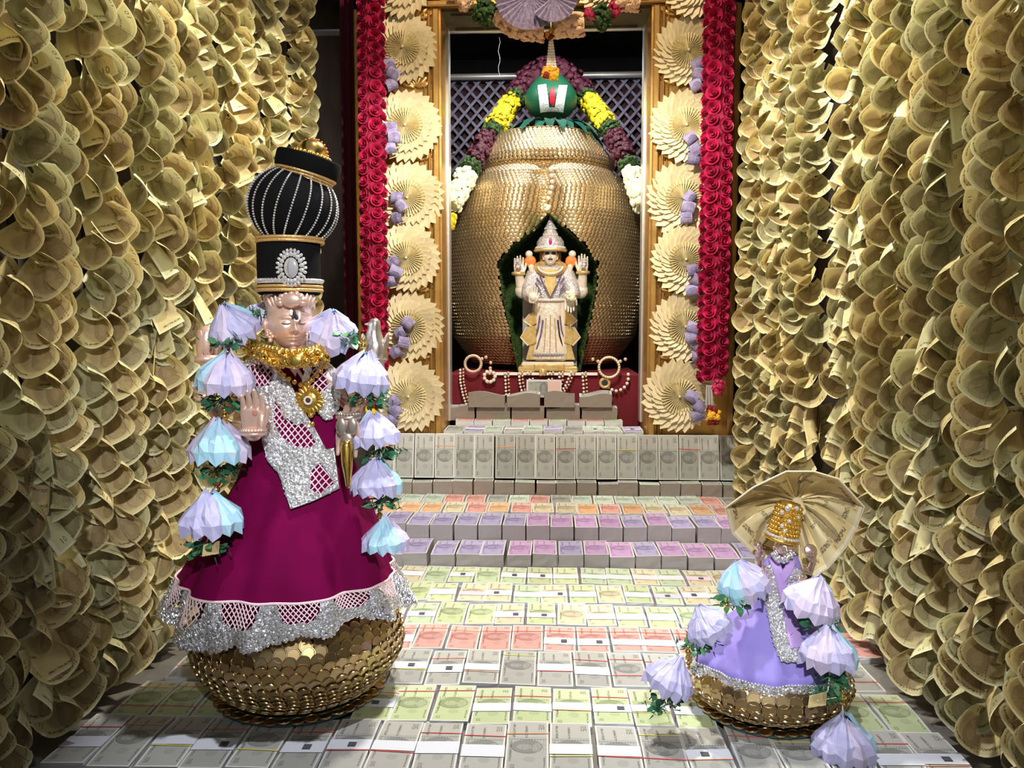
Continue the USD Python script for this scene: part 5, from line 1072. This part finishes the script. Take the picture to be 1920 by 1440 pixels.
for sx in (-1, 1): put(st, 'bird_wing', tf(ball((0, 0, 0), 1, 2, (p_(5), p_(15), p_(22))), L(703, 646, 1.37) + V3(sx * p_(20), p_(2), 0), rotm([0, 1, 0], sx * .2)), SILVG, True)
put(st, 'golden_stream', fuse(chain([(L(650, 836, 1.245), p_(11)), (L(651, 870, 1.24), p_(10)), (L(653, 912, 1.235), p_(4))]), .004, 3), GOLDM, True, label='flat golden stream of coins from the lowered hand')
put(st, 'silver_palm', join(*[tf(ball((0, 0, 0), 1, 2, (p_(a), p_(4), p_(b))), L(x, y, 1.25)) for x, y, a, b in ((640, 800, 10, 15), (660, 800, 10, 15), (650, 826, 12, 14))]), SILVG, True)
# necklaces are things of their own
nk = thing('gold_choker', 'thick gold bead choker round the neck of the maroon dressed statue', 'necklace', L(546, 664, 1.26))
arcp = [L(x, y, Y) for x, y, Y in ((472, 652, 1.35), (488, 662, 1.30), (515, 668, 1.265), (545, 674, 1.245), (575, 672, 1.255), (598, 664, 1.29), (612, 656, 1.34))]
s_ = np.linspace(0, 6, 40); arc = np.stack([np.interp(s_, range(7), [p[k] for p in arcp]) for k in range(3)], 1)
put(nk, 'gold_blossoms', florets(arc, .012, 230, .0058, 5, .5), GOLDJ, True, kind='stuff'); put(nk, 'centre_plate', tf(ball((0, 0, 0), 1, 2, (p_(14), p_(5), p_(11))), L(553, 676, 1.228)), GOLDJ, True); put(nk, 'upper_beads', bead_string(arc + V3(0, -.006, .012), .005, .010), GOLDJ, True)
lc = thing('gold_pendant_chain', 'long gold bead chain with sunflower pendant on the maroon dress', 'necklace', L(560, 757, 1.25))
cp_ = [(486, 672), (500, 692), (522, 710), (540, 720), (553, 726), (566, 720), (582, 704), (596, 686), (606, 668)]; cw = [(lambda p: V3(p[0], min(float(dress_front(p[0], p[2])), 1.33) - .016, p[2]))(at(x, y, Yf)) for x, y in cp_]
put(lc, 'gold_beads', bead_string(cw, .0046, .0092), GOLDJ, True)
pc_ = at(559, 757, 1.25); pc_ = V3(pc_[0], float(dress_front(pc_[0], pc_[2])) - .016, pc_[2])
for k in range(18):
    a = k / 18 * 2 * PI; put(lc, 'petal', tf(ball((0, 0, 0), 1, 1, (p_(4.2), p_(2.5), p_(10))), pc_ + V3(math.sin(a), 0, math.cos(a)) * p_(19), rotm([0, 1, 0], a)), GOLDJ, True)
put(lc, 'medallion', tf(lathe([(0, p_(5)), (p_(9), p_(5)), (p_(15), p_(3)), (p_(18), 0), (0, -p_(2))], 28), pc_, rotm([1, 0, 0], PI / 2)), GOLDJ, True)
put(lc, 'white_stone_ring', bead_ring(pc_ + V3(0, -p_(6), 0), p_(6.5), p_(6.5), p_(2.4), 12, rotm([1, 0, 0], PI / 2)), JEW, True); put(lc, 'dark_stone', tf(ball(), pc_ + V3(0, -p_(6), 0), None, p_(4)), INK, True)
put(lc, 'link', bead_string([pc_ + V3(0, 0, p_(32)), pc_ + V3(0, 0, p_(24))], p_(5), p_(7)), GOLDJ, True); put(lc, 'drop', bead_string([pc_ + V3(p_(3), 0, -p_(28)), pc_ + V3(p_(5), 0, -p_(44))], p_(5), p_(8)), GOLDJ, True)
# crown
BVEL = M('black_velvet', (.006, .006, .007), .9, spec=.08)
GTRIM = M('gold_braid', (.74, .48, .20), .38, .6, bump=.6, bscale=300); CRYST = M('crystal', (.86, .86, .90), .08, .7)
cr_ = thing('velvet_headdress', 'tall black velvet crown with beaded ball and tilted cap on the maroon statue', 'crown', L(543, 552, 1.33)); CYc = 1.33
c0, c1 = L(543, 551, CYc), L(543, 452, CYc); Rc = p_(57)
put(cr_, 'velvet_band', tf(lathe([(Rc * .93, -.002), (Rc, .002), (Rc * 1.0, c1[2] - c0[2] - .002), (Rc * .95, c1[2] - c0[2]), (0, c1[2] - c0[2] + .002)], 56), c0), BVEL, 40)
for y, r in ((545, 3.6), (538, 3.0), (531, 2.4)):
    put(cr_, 'gold_trim' if y > 535 else 'silver_trim', ring(L(543, y, CYc), Rc + .001, Rc + .001, p_(r), 72), GTRIM if y > 535 else CRYST, True)
put(cr_, 'crystal_row', bead_ring(L(543, 527, CYc), Rc + .002, Rc + .002, p_(3.4), 56), CRYST, True)
for y, r in ((455, 3.2), (449, 3.2)): put(cr_, 'gold_trim', ring(L(544, y, CYc), Rc + .002, Rc + .002, p_(r), 72), GTRIM, True)
bq = L(547, 502, CYc - Rc); bc = V3(bq[0], CYc - Rc - .003, bq[2])
put(cr_, 'brooch_stone', tf(ball((0, 0, 0), 1, 3, (p_(13), p_(5), p_(18))), bc), CRYST, True, label='large oval crystal')
put(cr_, 'brooch_crystals', join(*[tf(ball((0, 0, 0), 1, 1, (p_(4), p_(3.4), p_(5))), bc + V3(math.sin(a) * p_(19), 0, math.cos(a) * p_(24)), rotm([0, 1, 0], a)) for a in np.arange(18) / 18 * 2 * PI], *[tf(ball((0, 0, 0), 1, 1, (p_(3), p_(3), p_(4))), bc + V3(math.sin(a) * p_(25), .001, math.cos(a) * p_(31)), rotm([0, 1, 0], a)) for a in np.arange(24) / 24 * 2 * PI]), CRYST, True)
Bc = L(549, 388, CYc); bt = rotm([0, 1, 0], .22); bs = V3(p_(80), p_(80), p_(72))
put(cr_, 'velvet_ball', tf(ball((0, 0, 0), 1, 4, bs), Bc, bt), BVEL, True)
for k in range(20):
    a = k / 20 * 2 * PI; th = np.linspace(.42, 2.62, 26); tw = a - .10 * (th - 1.5)
    q = np.stack([np.sin(th) * np.cos(tw), np.sin(th) * np.sin(tw), np.cos(th)], 1) * (bs + .0015) @ bt.T + Bc
    put(cr_, 'bead_string', bead_string(q, p_(2.1), p_(4.6)), CRYST, True)
Tc = L(577, 312, CYc); Tt = rotm([0, 1, 0], .27); Rt = p_(59)
put(cr_, 'tilted_cap', tf(lathe([(Rt * .86, -p_(16)), (Rt * .97, -p_(12)), (Rt, -p_(4)), (Rt, p_(14)), (Rt * .96, p_(17)), (0, p_(18))], 48), Tc, Tt), BVEL, 40)
for dz, r in ((-15, .90), (-20, .84), (-25, .80)): put(cr_, 'gold_trim', tf(ring((0, 0, p_(dz)), Rt * r, Rt * r, p_(3.4), 60), Tc, Tt), GTRIM, True)
put(cr_, 'cap_neck', tf(lathe([(Rt * .72, -p_(36)), (Rt * .8, -p_(16)), (0, -p_(14))], 40), Tc, Tt), BVEL, True)
put(cr_, 'gold_dome', tf(lathe([(p_(30), p_(14)), (p_(29), p_(24)), (p_(24), p_(38)), (p_(14), p_(46)), (p_(6), p_(48)), (0, p_(49))], 36), Tc + V3(p_(2), 0, 0), Tt), GOLDM, True)
put(cr_, 'dome_beads', tf(bead_ring((0, 0, p_(20)), p_(33), p_(33), p_(4.4), 26), Tc + V3(p_(2), 0, 0), Tt), GOLDJ, True); put(cr_, 'dome_beads', join(*[tf(bead_string([(p_(31) * math.cos(a) * math.cos(t), p_(31) * math.sin(a) * math.cos(t), p_(16) + p_(34) * math.sin(t)) for t in np.linspace(.1, 1.4, 6)], p_(2.6), p_(6)), Tc + V3(p_(2), 0, 0), Tt) for a in (0, PI, PI / 2, .8, 2.3)]), M('red_gold_bead', (.60, .20, .06), .3, .6), True)

# ---------------------------------------------------------------- paper flower garlands
LAV = M('lavender_note_paper', (.58, .58, .87), .5, col2=(.50, .48, .80), nscale=90, rnd=.06, trans=.15); CYA = M('pale_blue_note_paper', (.40, .74, .92), .5, col2=(.50, .70, .92), nscale=70, rnd=.06, trans=.15); MAU = M('mauve_note_paper', (.68, .60, .82), .5, col2=(.56, .52, .76), nscale=70, trans=.15)
LEAFG = M('plastic_leaf', (.035, .17, .075), .35, col2=(.02, .09, .05), nscale=60, rnd=.3); LEAFY = M('pale_leaf', (.10, .26, .12), .35, rnd=.2)
def paper_flower(t, c, R, seed, tilt=(0, 0), n=11):
    g = np.random.default_rng(seed); Rm = rotm([0, 1, 0], tilt[0]) @ rotm([1, 0, 0], tilt[1]); c = V3(*c)
    core = tf(lathe([(R * .08, R * .66), (R * .50, R * .40), (R * .78, -.02 * R), (R * .74, -R * .30), (R * .3, -R * .26), (0, -R * .2)], 14), c, Rm)
    fl = put(t, 'paper_flower', core, LAV, None); ph = g.uniform(0, 1)
    for k in range(n):
        a = (k + ph) / n * 2 * PI; w = 2 * PI / n * g.uniform(.72, .95); rows = []; lay_ = .05 * (k % 2); tip = g.uniform(.70, .98)
        for s, r, z in ((0, .14, tip), (.28, .46, .56), (.58, .86, .14), (.82, 1.03, -.18), (1, 1.0, -.40)):
            row = []
            for q in (-1, -.5, 0, .5, 1):
                aa = a + w * q * (.9 if s > .2 else .5); rr = r * (1 + (.13 * (1 - abs(q)) - .07 * abs(q)) * min(1, s * 2.2)) + lay_ * (s > .1); zz = z - (.30 * (1 - abs(q)) if s == 1 else 0) + (.12 * (1 - abs(q)) if s == 0 else 0)
                row.append(V3(rr * math.cos(aa), rr * math.sin(aa), zz) * R)
            rows.append(row)
        v, f = sheet(np.array(rows) + g.normal(0, .034 * R, (5, 5, 3)), .0009); put(fl, 'petal', tf((v, f), c, Rm), CYA if (k + seed) % n < 3 else (LAV, LAV, MAU)[g.integers(3)], None)
    return fl
def leaf_mesh(L, w, bend):
    s = np.linspace(0, 1, 4); hw = w * np.sin(PI * (s * .85 + .1)); pf = np.stack([np.stack([hw * q, s * L, -bend * s ** 2 * L + .15 * np.abs(hw * q)], 1) for q in (-1, 0, 1)], 1); return sheet(pf, .0006)
def leaves(t, c, R, seed, n=16):
    g = np.random.default_rng(seed); st_ = [tube([c, V3(*c) + V3(g.normal(0, R * .5), g.normal(0, R * .5), -R * g.uniform(.1, .5))], .0012, 4) for _ in range(7)]
    sp = []
    for _ in range(40):
        p = V3(*c) + V3(g.normal(0, .55), g.normal(0, .5), g.uniform(-.5, .1)) * R; d = g.normal(0, 1, 3); d /= np.linalg.norm(d); sp.append(tube([p, p + d * R * .32], [.0014, .0004], 3))
    fo = put(t, 'green_spray', join(*st_, *sp), LEAFG, None)
    for k in range(n):
        a = g.uniform(0, 2 * PI); rr = R * g.uniform(.15, .62); p = V3(*c) + V3(rr * math.cos(a), rr * math.sin(a) - R * .15, R * g.uniform(-.45, .12)); d = V3(math.cos(a), math.sin(a) - .4, g.uniform(-.8, .5)); d /= np.linalg.norm(d)
        z = V3(g.normal(0, .5), -1 + g.normal(0, .4), .7); X = np.cross(d, z); X /= np.linalg.norm(X); Z = np.cross(X, d); lm = leaf_mesh(R * g.uniform(.36, .52), R * g.uniform(.13, .19), g.uniform(-.1, .4))
        put(fo, 'leaf', tf(lm, p, np.stack([X, d, Z], 1)), LEAFG if g.random() < .75 else LEAFY, True)
def flower_string(label, items, base):
    t = thing('paper_flower_garland', label, 'flower garland', base); line = []
    for k, (kind, x, y, Y, px, *e) in enumerate(items):
        p = at(x, y, Y); line.append(p); r = px * Y / FPX
        if kind == 'f': paper_flower(t, p, r, 300 + int(x + y), e[0] if e else (0, 0))
        elif kind == 'l': leaves(t, p, r, 400 + int(x + y))
        elif kind == 'b':
            for dz, s in ((0, 1.0), (-1.6, .8), (1.5, .7)): put(t, 'gold_bead', ball(p + V3(0, 0, dz * r), r * s, 2), GOLDM, True)
        elif kind == 's': put(t, 'paper_slip', tf(sheet(np.array([[(-1, 0, -.9), (1.0, 0, -.5)], [(-.8, .1, .5), (1.1, .1, 1.0)]], float), .06), p, None, r), TEN, uv=[(.1, .1), (.4, .1), (.1, .6), (.4, .6)] * 2)
        elif kind == 'y': put(t, 'yellow_flower', florets(seg(p + V3(-r * .6, 0, 0), p + V3(r * .6, 0, 0)), r * .5, 24, r * .4, 77), YELL, kind='stuff'); put(t, 'red_flower', ball(p + V3(r * .2, -r * .2, r * .9), r * .5, 1), DKRED, True)
    put(t, 'cord', tube(line, .0011, 4), BEADW)
flower_string('paper flower garland on the left arm side of maroon statue, nearest the left wall', [('f', 488, 588, 1.36, 24, (.5, 0)), ('l', 474, 582, 1.33, 34), ('b', 448, 584, 1.32, 5), ('f', 436, 606, 1.30, 42, (-.2, .5)), ('l', 432, 632, 1.285, 44), ('b', 427, 660, 1.28, 8), ('f', 424, 702, 1.265, 47, (.15, .15)), ('l', 418, 746, 1.265, 42), ('b', 421, 781, 1.265, 8),
    ('f', 412, 832, 1.26, 50), ('l', 412, 876, 1.26, 40), ('b', 406, 906, 1.26, 8), ('f', 396, 966, 1.225, 52), ('l', 388, 1018, 1.215, 44), ('s', 394, 1030, 1.19, 17)], at(400, 1040, 1.22))
flower_string('paper flower garland on the right side of maroon statue, nearest the gateway', [('f', 622, 616, 1.32, 42, (.3, .6)), ('l', 652, 626, 1.31, 42), ('b', 681, 648, 1.31, 7), ('f', 680, 700, 1.30, 46, (.25, .1)), ('l', 690, 740, 1.30, 42), ('y', 700, 772, 1.30, 15), ('f', 704, 808, 1.29, 40, (-.1, 0)), ('l', 712, 842, 1.29, 38), ('b', 698, 864, 1.29, 6), ('f', 706, 898, 1.29, 43), ('l', 716, 934, 1.29, 36), ('b', 712, 966, 1.29, 6), ('f', 722, 1006, 1.29, 38)], at(724, 1030, 1.29))

# ---------------------------------------------------------------- small statue in lavender
LILAC = M('lilac_cloth', (.34, .28, .80), .6, col2=(.30, .24, .74), nscale=12, sheen=.3); LILAC2 = M('lilac_sash_cloth', (.50, .34, .74), .55, sheen=.3)
pr_ = RY / FPX; w_ = lambda n: n * pr_; Q = lambda x, y, Y=RY: at(x, y, Y)
s2_ = thing('lavender_statue', 'small silver pink statue in lavender dress seated on coin bowl', 'statue', (RX, RY, .094))
ysl = [1040, 1060, 1090, 1110, 1130, 1150, 1190, 1225, 1246]; hwl = [26, 36, 33, 30, 46, 70, 112, 132, 134]; cxl = [1468, 1467, 1466, 1464, 1458, 1451, 1443, 1441, 1441]; sql = [.6, .6, .65, .7, .8, .85, .9, .9, .9]
zl = np.array([Q(1440, y)[2] for y in ysl])[::-1]; rl = (np.array(hwl) * pr_)[::-1]; cl = np.array([Q(c, y)[0] for c, y in zip(cxl, ysl)])[::-1]; sl = np.array(sql)[::-1]
pleat2 = lambda a, z: np.clip((.20 - z) / .09, 0, 1) * (.03 * np.sin(6 * a + .5) + .025 * np.sin(11 * a + 2) + .012 * np.sin(21 * a))
def gown_p(a, z):
    R = np.interp(z, zl, rl) * (1 + pleat2(a, z)); return np.stack([np.interp(z, zl, cl) + R * np.cos(a), RY + R * np.interp(z, zl, sl) * np.sin(a), z + 0 * a], -1)
def gown_front(x, z):
    x, z = np.asarray(x, float), np.asarray(z, float); R = np.interp(z, zl, rl); c = np.interp(z, zl, cl); a = -np.arccos(np.clip((x - c) / R, -.99, .99)); R = R * (1 + pleat2(a, z)); q = np.clip((x - c) / R, -.99, .99); return RY - R * np.interp(z, zl, sl) * np.sqrt(1 - q * q)
z_, a_ = np.meshgrid(np.linspace(zl[0], zl[-1], 46), np.linspace(0, 2 * PI, 140, endpoint=False), indexing='ij')
put(s2_, 'dress', (gown_p(a_, z_).reshape(-1, 3), grid(46, 140, True)), LILAC, True, label='lavender dress')
A, H = np.meshgrid(np.linspace(0, 2 * PI, 260, endpoint=False), np.linspace(0, 1, 8), indexing='xy')
def hem2(a, h): p = gown_p(a, zl[0] + 0 * a); R = 1 + .05 * h; return np.stack([cl[0] + (p[..., 0] - cl[0]) * R + .003 * np.cos(a), RY + (p[..., 1] - RY) * R + .003 * np.sin(a), zl[0] + .013 - h * .026 + 0 * a], -1)
put(s2_, 'lace_hem', (hem2(A, H * (.86 + .14 * np.abs(np.sin(A * 20)))).reshape(-1, 3), grid(8, 260, True)), LACE, True, label='silver lace hem')
aa = np.linspace(0, 2 * PI, 150, endpoint=False); put(s2_, 'hem_beads', join(*[tf(ball((0, 0, 0), 1, 1), hem2(np.array(a), np.array(0.0)) + V3(math.cos(a), math.sin(a), 0) * .002, None, w_(2.6)) for a in aa]), SEQ, True)
put(s2_, 'hem_sequins', join(*[tf(sq, hem2(np.array(a), np.array(h)) + V3(math.cos(a), math.sin(a), 0) * .003, frame(V3(math.cos(a), math.sin(a), 0) + g9.normal(0, .3, 3)), g9.uniform(.8, 1.4)) for a, h in zip(g9.uniform(PI, 2 * PI, 420), g9.uniform(.15, .95, 420))]), SEQ, None, kind='stuff')
gY = 1.28; gp = lambda px: world_poly(px, gown_front, gY)
ST = gp([(1434, 1058), (1444, 1052), (1452, 1080), (1462, 1120), (1470, 1165), (1478, 1208), (1506, 1212), (1510, 1230), (1490, 1238), (1462, 1236), (1450, 1206), (1441, 1170), (1430, 1130), (1424, 1095)])
put(s2_, 'lace_stole', lay(ST, gown_front, .006, .003), LACE, True, label='silver lace stole'); put(s2_, 'stole_sequins', sequin_patch(ST, gown_front, .010, 300, 5, .9), SEQ, kind='stuff')
S3 = gp([(1464, 1088), (1486, 1058), (1502, 1074), (1497, 1096), (1481, 1107)]); put(s2_, 'shoulder_lace', lay(S3, gown_front, .006, .003), LACE, True); put(s2_, 'shoulder_sequins', sequin_patch(S3, gown_front, .010, 90, 6, .9), SEQ, kind='stuff')
put(s2_, 'sash', lay(gp([(1438, 1046), (1448, 1026), (1458, 1050), (1470, 1088), (1482, 1130), (1494, 1170), (1502, 1206), (1478, 1210), (1470, 1168), (1461, 1122), (1450, 1082)]), gown_front, .011, .003), LILAC2, True, label='lilac sash'); put(s2_, 'sash', lay(gp([(1478, 1040), (1490, 1046), (1476, 1074), (1464, 1090), (1457, 1072)]), gown_front, .012, .003), LILAC2, True)
SP = M('silver_pink_paint', (.74, .56, .50), .22, .85)
b2 = [hulln([(Q(1447, 1052), w_(9)), (Q(1488, 1052), w_(9)), (Q(1467, 1070), w_(14))]), hull2(Q(1468, 1050), w_(11), Q(1470, 1030), w_(10))]
b2 += chain([(Q(1446, 1054), w_(9)), (Q(1428, 1086, 1.32), w_(8)), (Q(1428, 1082, 1.28), w_(7))]) + hand(Q(1428, 1092, 1.275), (.05, -.15, 1), (0, -1, 0), (1, 0, 0), w_(34), .2)
b2 += chain([(Q(1488, 1054), w_(9)), (Q(1506, 1084, 1.32), w_(8)), (Q(1498, 1098, 1.28), w_(7))]) + hand(Q(1498, 1094, 1.275), (0, -.1, -1), (0, -1, 0), (1, 0, 0), w_(30), .2)
b2 += chain([(Q(1449, 1056, 1.345), w_(8)), (Q(1420, 1070, 1.35), w_(7)), (Q(1422, 1050, 1.34), w_(6))]) + hand(Q(1422, 1050, 1.338), (.1, 0, 1), (0, -1, 0), (1, 0, 0), w_(30), .5)
b2 += chain([(Q(1486, 1056, 1.345), w_(8)), (Q(1518, 1070, 1.35), w_(7)), (Q(1524, 1052, 1.34), w_(6))]) + hand(Q(1524, 1052, 1.338), (-.1, 0, 1), (0, -1, 0), (-1, 0, 0), w_(30), .6)
put(s2_, 'body', fuse(b2, .003, 4), SP, True, label='silver pink body with four arms'); HC2 = Q(1471, 1026, 1.315)
put(s2_, 'head', head_mesh(HC2, w_(19), w_(22), w_(20), yaw=-.1, roll=-.1, sub=4), SP, True)
put(s2_, 'bud_necklace', florets(seg(Q(1450, 1034, 1.295), Q(1462, 1066, 1.285), Q(1488, 1036, 1.295)), w_(5), 50, w_(3.6), 88), SEQ, True, kind='stuff')
put(s2_, 'conch', fuse(chain([(Q(1421, 1022, 1.335), w_(8)), (Q(1424, 1030, 1.335), w_(6)), (Q(1422, 1042, 1.335), w_(4))]), .002, 3), SP, True); put(s2_, 'disc', tf(lathe([(0, w_(3)), (w_(10), w_(2)), (w_(12), 0), (w_(10), -w_(2)), (0, -w_(3))], 20), Q(1520, 1032, 1.335), rotm([1, 0, 0], 1.2)), SP, 40)
cw_ = thing('gold_headdress', 'gold crystal-studded crown on the small lavender statue under umbrella', 'crown', Q(1466, 1012, 1.32)); kt = rotm([0, 1, 0], .20) ; kc = Q(1466, 1010, 1.32)
put(cw_, 'crown_body', tf(lathe([(w_(29), -w_(3)), (w_(30), w_(4)), (w_(27), w_(10)), (w_(26), w_(30)), (w_(23), w_(60)), (w_(19), w_(70)), (0, w_(72))], 32), kc, kt), GOLDJ, 40)
put(cw_, 'brim', tf(ring((0, 0, 0), w_(30), w_(30), w_(3)), kc, kt), GOLDJ, True); put(cw_, 'brim_crystals', tf(bead_ring((0, 0, w_(6)), w_(29), w_(29), w_(3.2), 30), kc, kt), CRYST, True)
for k in range(7): put(cw_, 'gold_bead_row', tf(bead_ring((0, 0, w_(14 + k * 8)), w_(27 - .8 * k), w_(27 - .8 * k), w_(3.4), 24, a0=k * .13, a1=2 * PI + k * .13), kc, kt), GOLDM if k % 2 else GOLDJ, True)
put(cw_, 'crown_crystals', join(*[tf(ball(), kc + kt @ V3(w_(27) * math.cos(a), w_(27) * math.sin(a), w_(h)), None, w_(r)) for a, h, r in ((4.3, 62, 5.5), (4.0, 52, 4.5), (4.9, 66, 4.5), (4.6, 40, 4), (5.2, 50, 3.5), (4.2, 28, 4), (4.45, 20, 4))]), CRYST, True)
# umbrella of notes
um = thing('note_umbrella', 'umbrella folded from cream banknotes behind the small lavender statue', 'umbrella', Q(1500, 1096, 1.35))
rim = [(1360, 953), (1412, 914), (1474, 884), (1526, 884), (1572, 898), (1620, 950), (1606, 990), (1586, 1026), (1552, 1066), (1528, 1080), (1480, 1066), (1412, 1038), (1374, 1000)]
rw = [at(x, y, 1.35 + (y - 980) * .00042) for x, y in rim]; ap = at(1494, 940, 1.425); n = len(rim)
for k in range(n):
    a, b = rw[k], rw[(k + 1) % n]; pf = []
    for s in np.linspace(0, 1, 6):
        row = []
        for q in np.linspace(0, 1, 5):
            e = a * (1 - q) + b * q; p = ap * (1 - s) + e * s; bulge = math.sin(PI * s) * .022; fold = .013 * math.sin(q * PI * 2 + .6 * (k % 3)) * math.sin(PI * min(1, s * 1.15)) * (1 - .4 * s)
            row.append(p + V3(0, bulge + fold, .4 * bulge))
        pf.append(row)
    v, f = sheet(np.array(pf), .0008); uq = np.array([(.05 + .9 * (q * .5 + (k % 2) * .5), s) for s in np.linspace(0, 1, 6) for q in np.linspace(0, 1, 5)]); put(um, 'canopy_note', (v, f), UMB, True, uv=np.vstack([uq, uq]))
put(um, 'rim_fold', tube(np.array([p for k in range(n) for p in (rw[k], (rw[k] + rw[(k + 1) % n]) / 2)]), .0016, 5, True), CREAM, True)
put(um, 'gathered_centre', fuse([hull2(ap, .010, ap + V3(.002, -.03, -.012), .006)], .004, 2), CREAM, True); put(um, 'handle', tube([ap, Q(1497, 1000, 1.365), Q(1500, 1050, 1.345), Q(1512, 1104, 1.33)], .0028, 8), CREAM, True)
flower_string('paper flower garland on the left side of small lavender statue', [('f', 1392, 1086, 1.27, 42, (-.3, .2)), ('l', 1380, 1118, 1.255, 40), ('b', 1362, 1134, 1.25, 6), ('f', 1326, 1168, 1.24, 38, (-.5, 0)), ('l', 1306, 1200, 1.235, 34), ('b', 1290, 1222, 1.235, 6), ('f', 1258, 1268, 1.225, 42, (.4, 0)), ('l', 1244, 1312, 1.215, 38)], at(1250, 1320, 1.22))
flower_string('paper flower garland on the right side of small lavender statue, reaching the floor', [('f', 1526, 1122, 1.255, 46, (.3, .1)), ('l', 1534, 1156, 1.245, 40), ('f', 1554, 1216, 1.215, 46), ('l', 1556, 1268, 1.205, 36), ('l', 1552, 1296, 1.20, 30), ('s', 1532, 1314, 1.17, 17), ('b', 1579, 1306, 1.195, 7), ('f', 1582, 1386, 1.185, 50), ('l', 1590, 1424, 1.175, 38)], at(1590, 1420, 1.18))
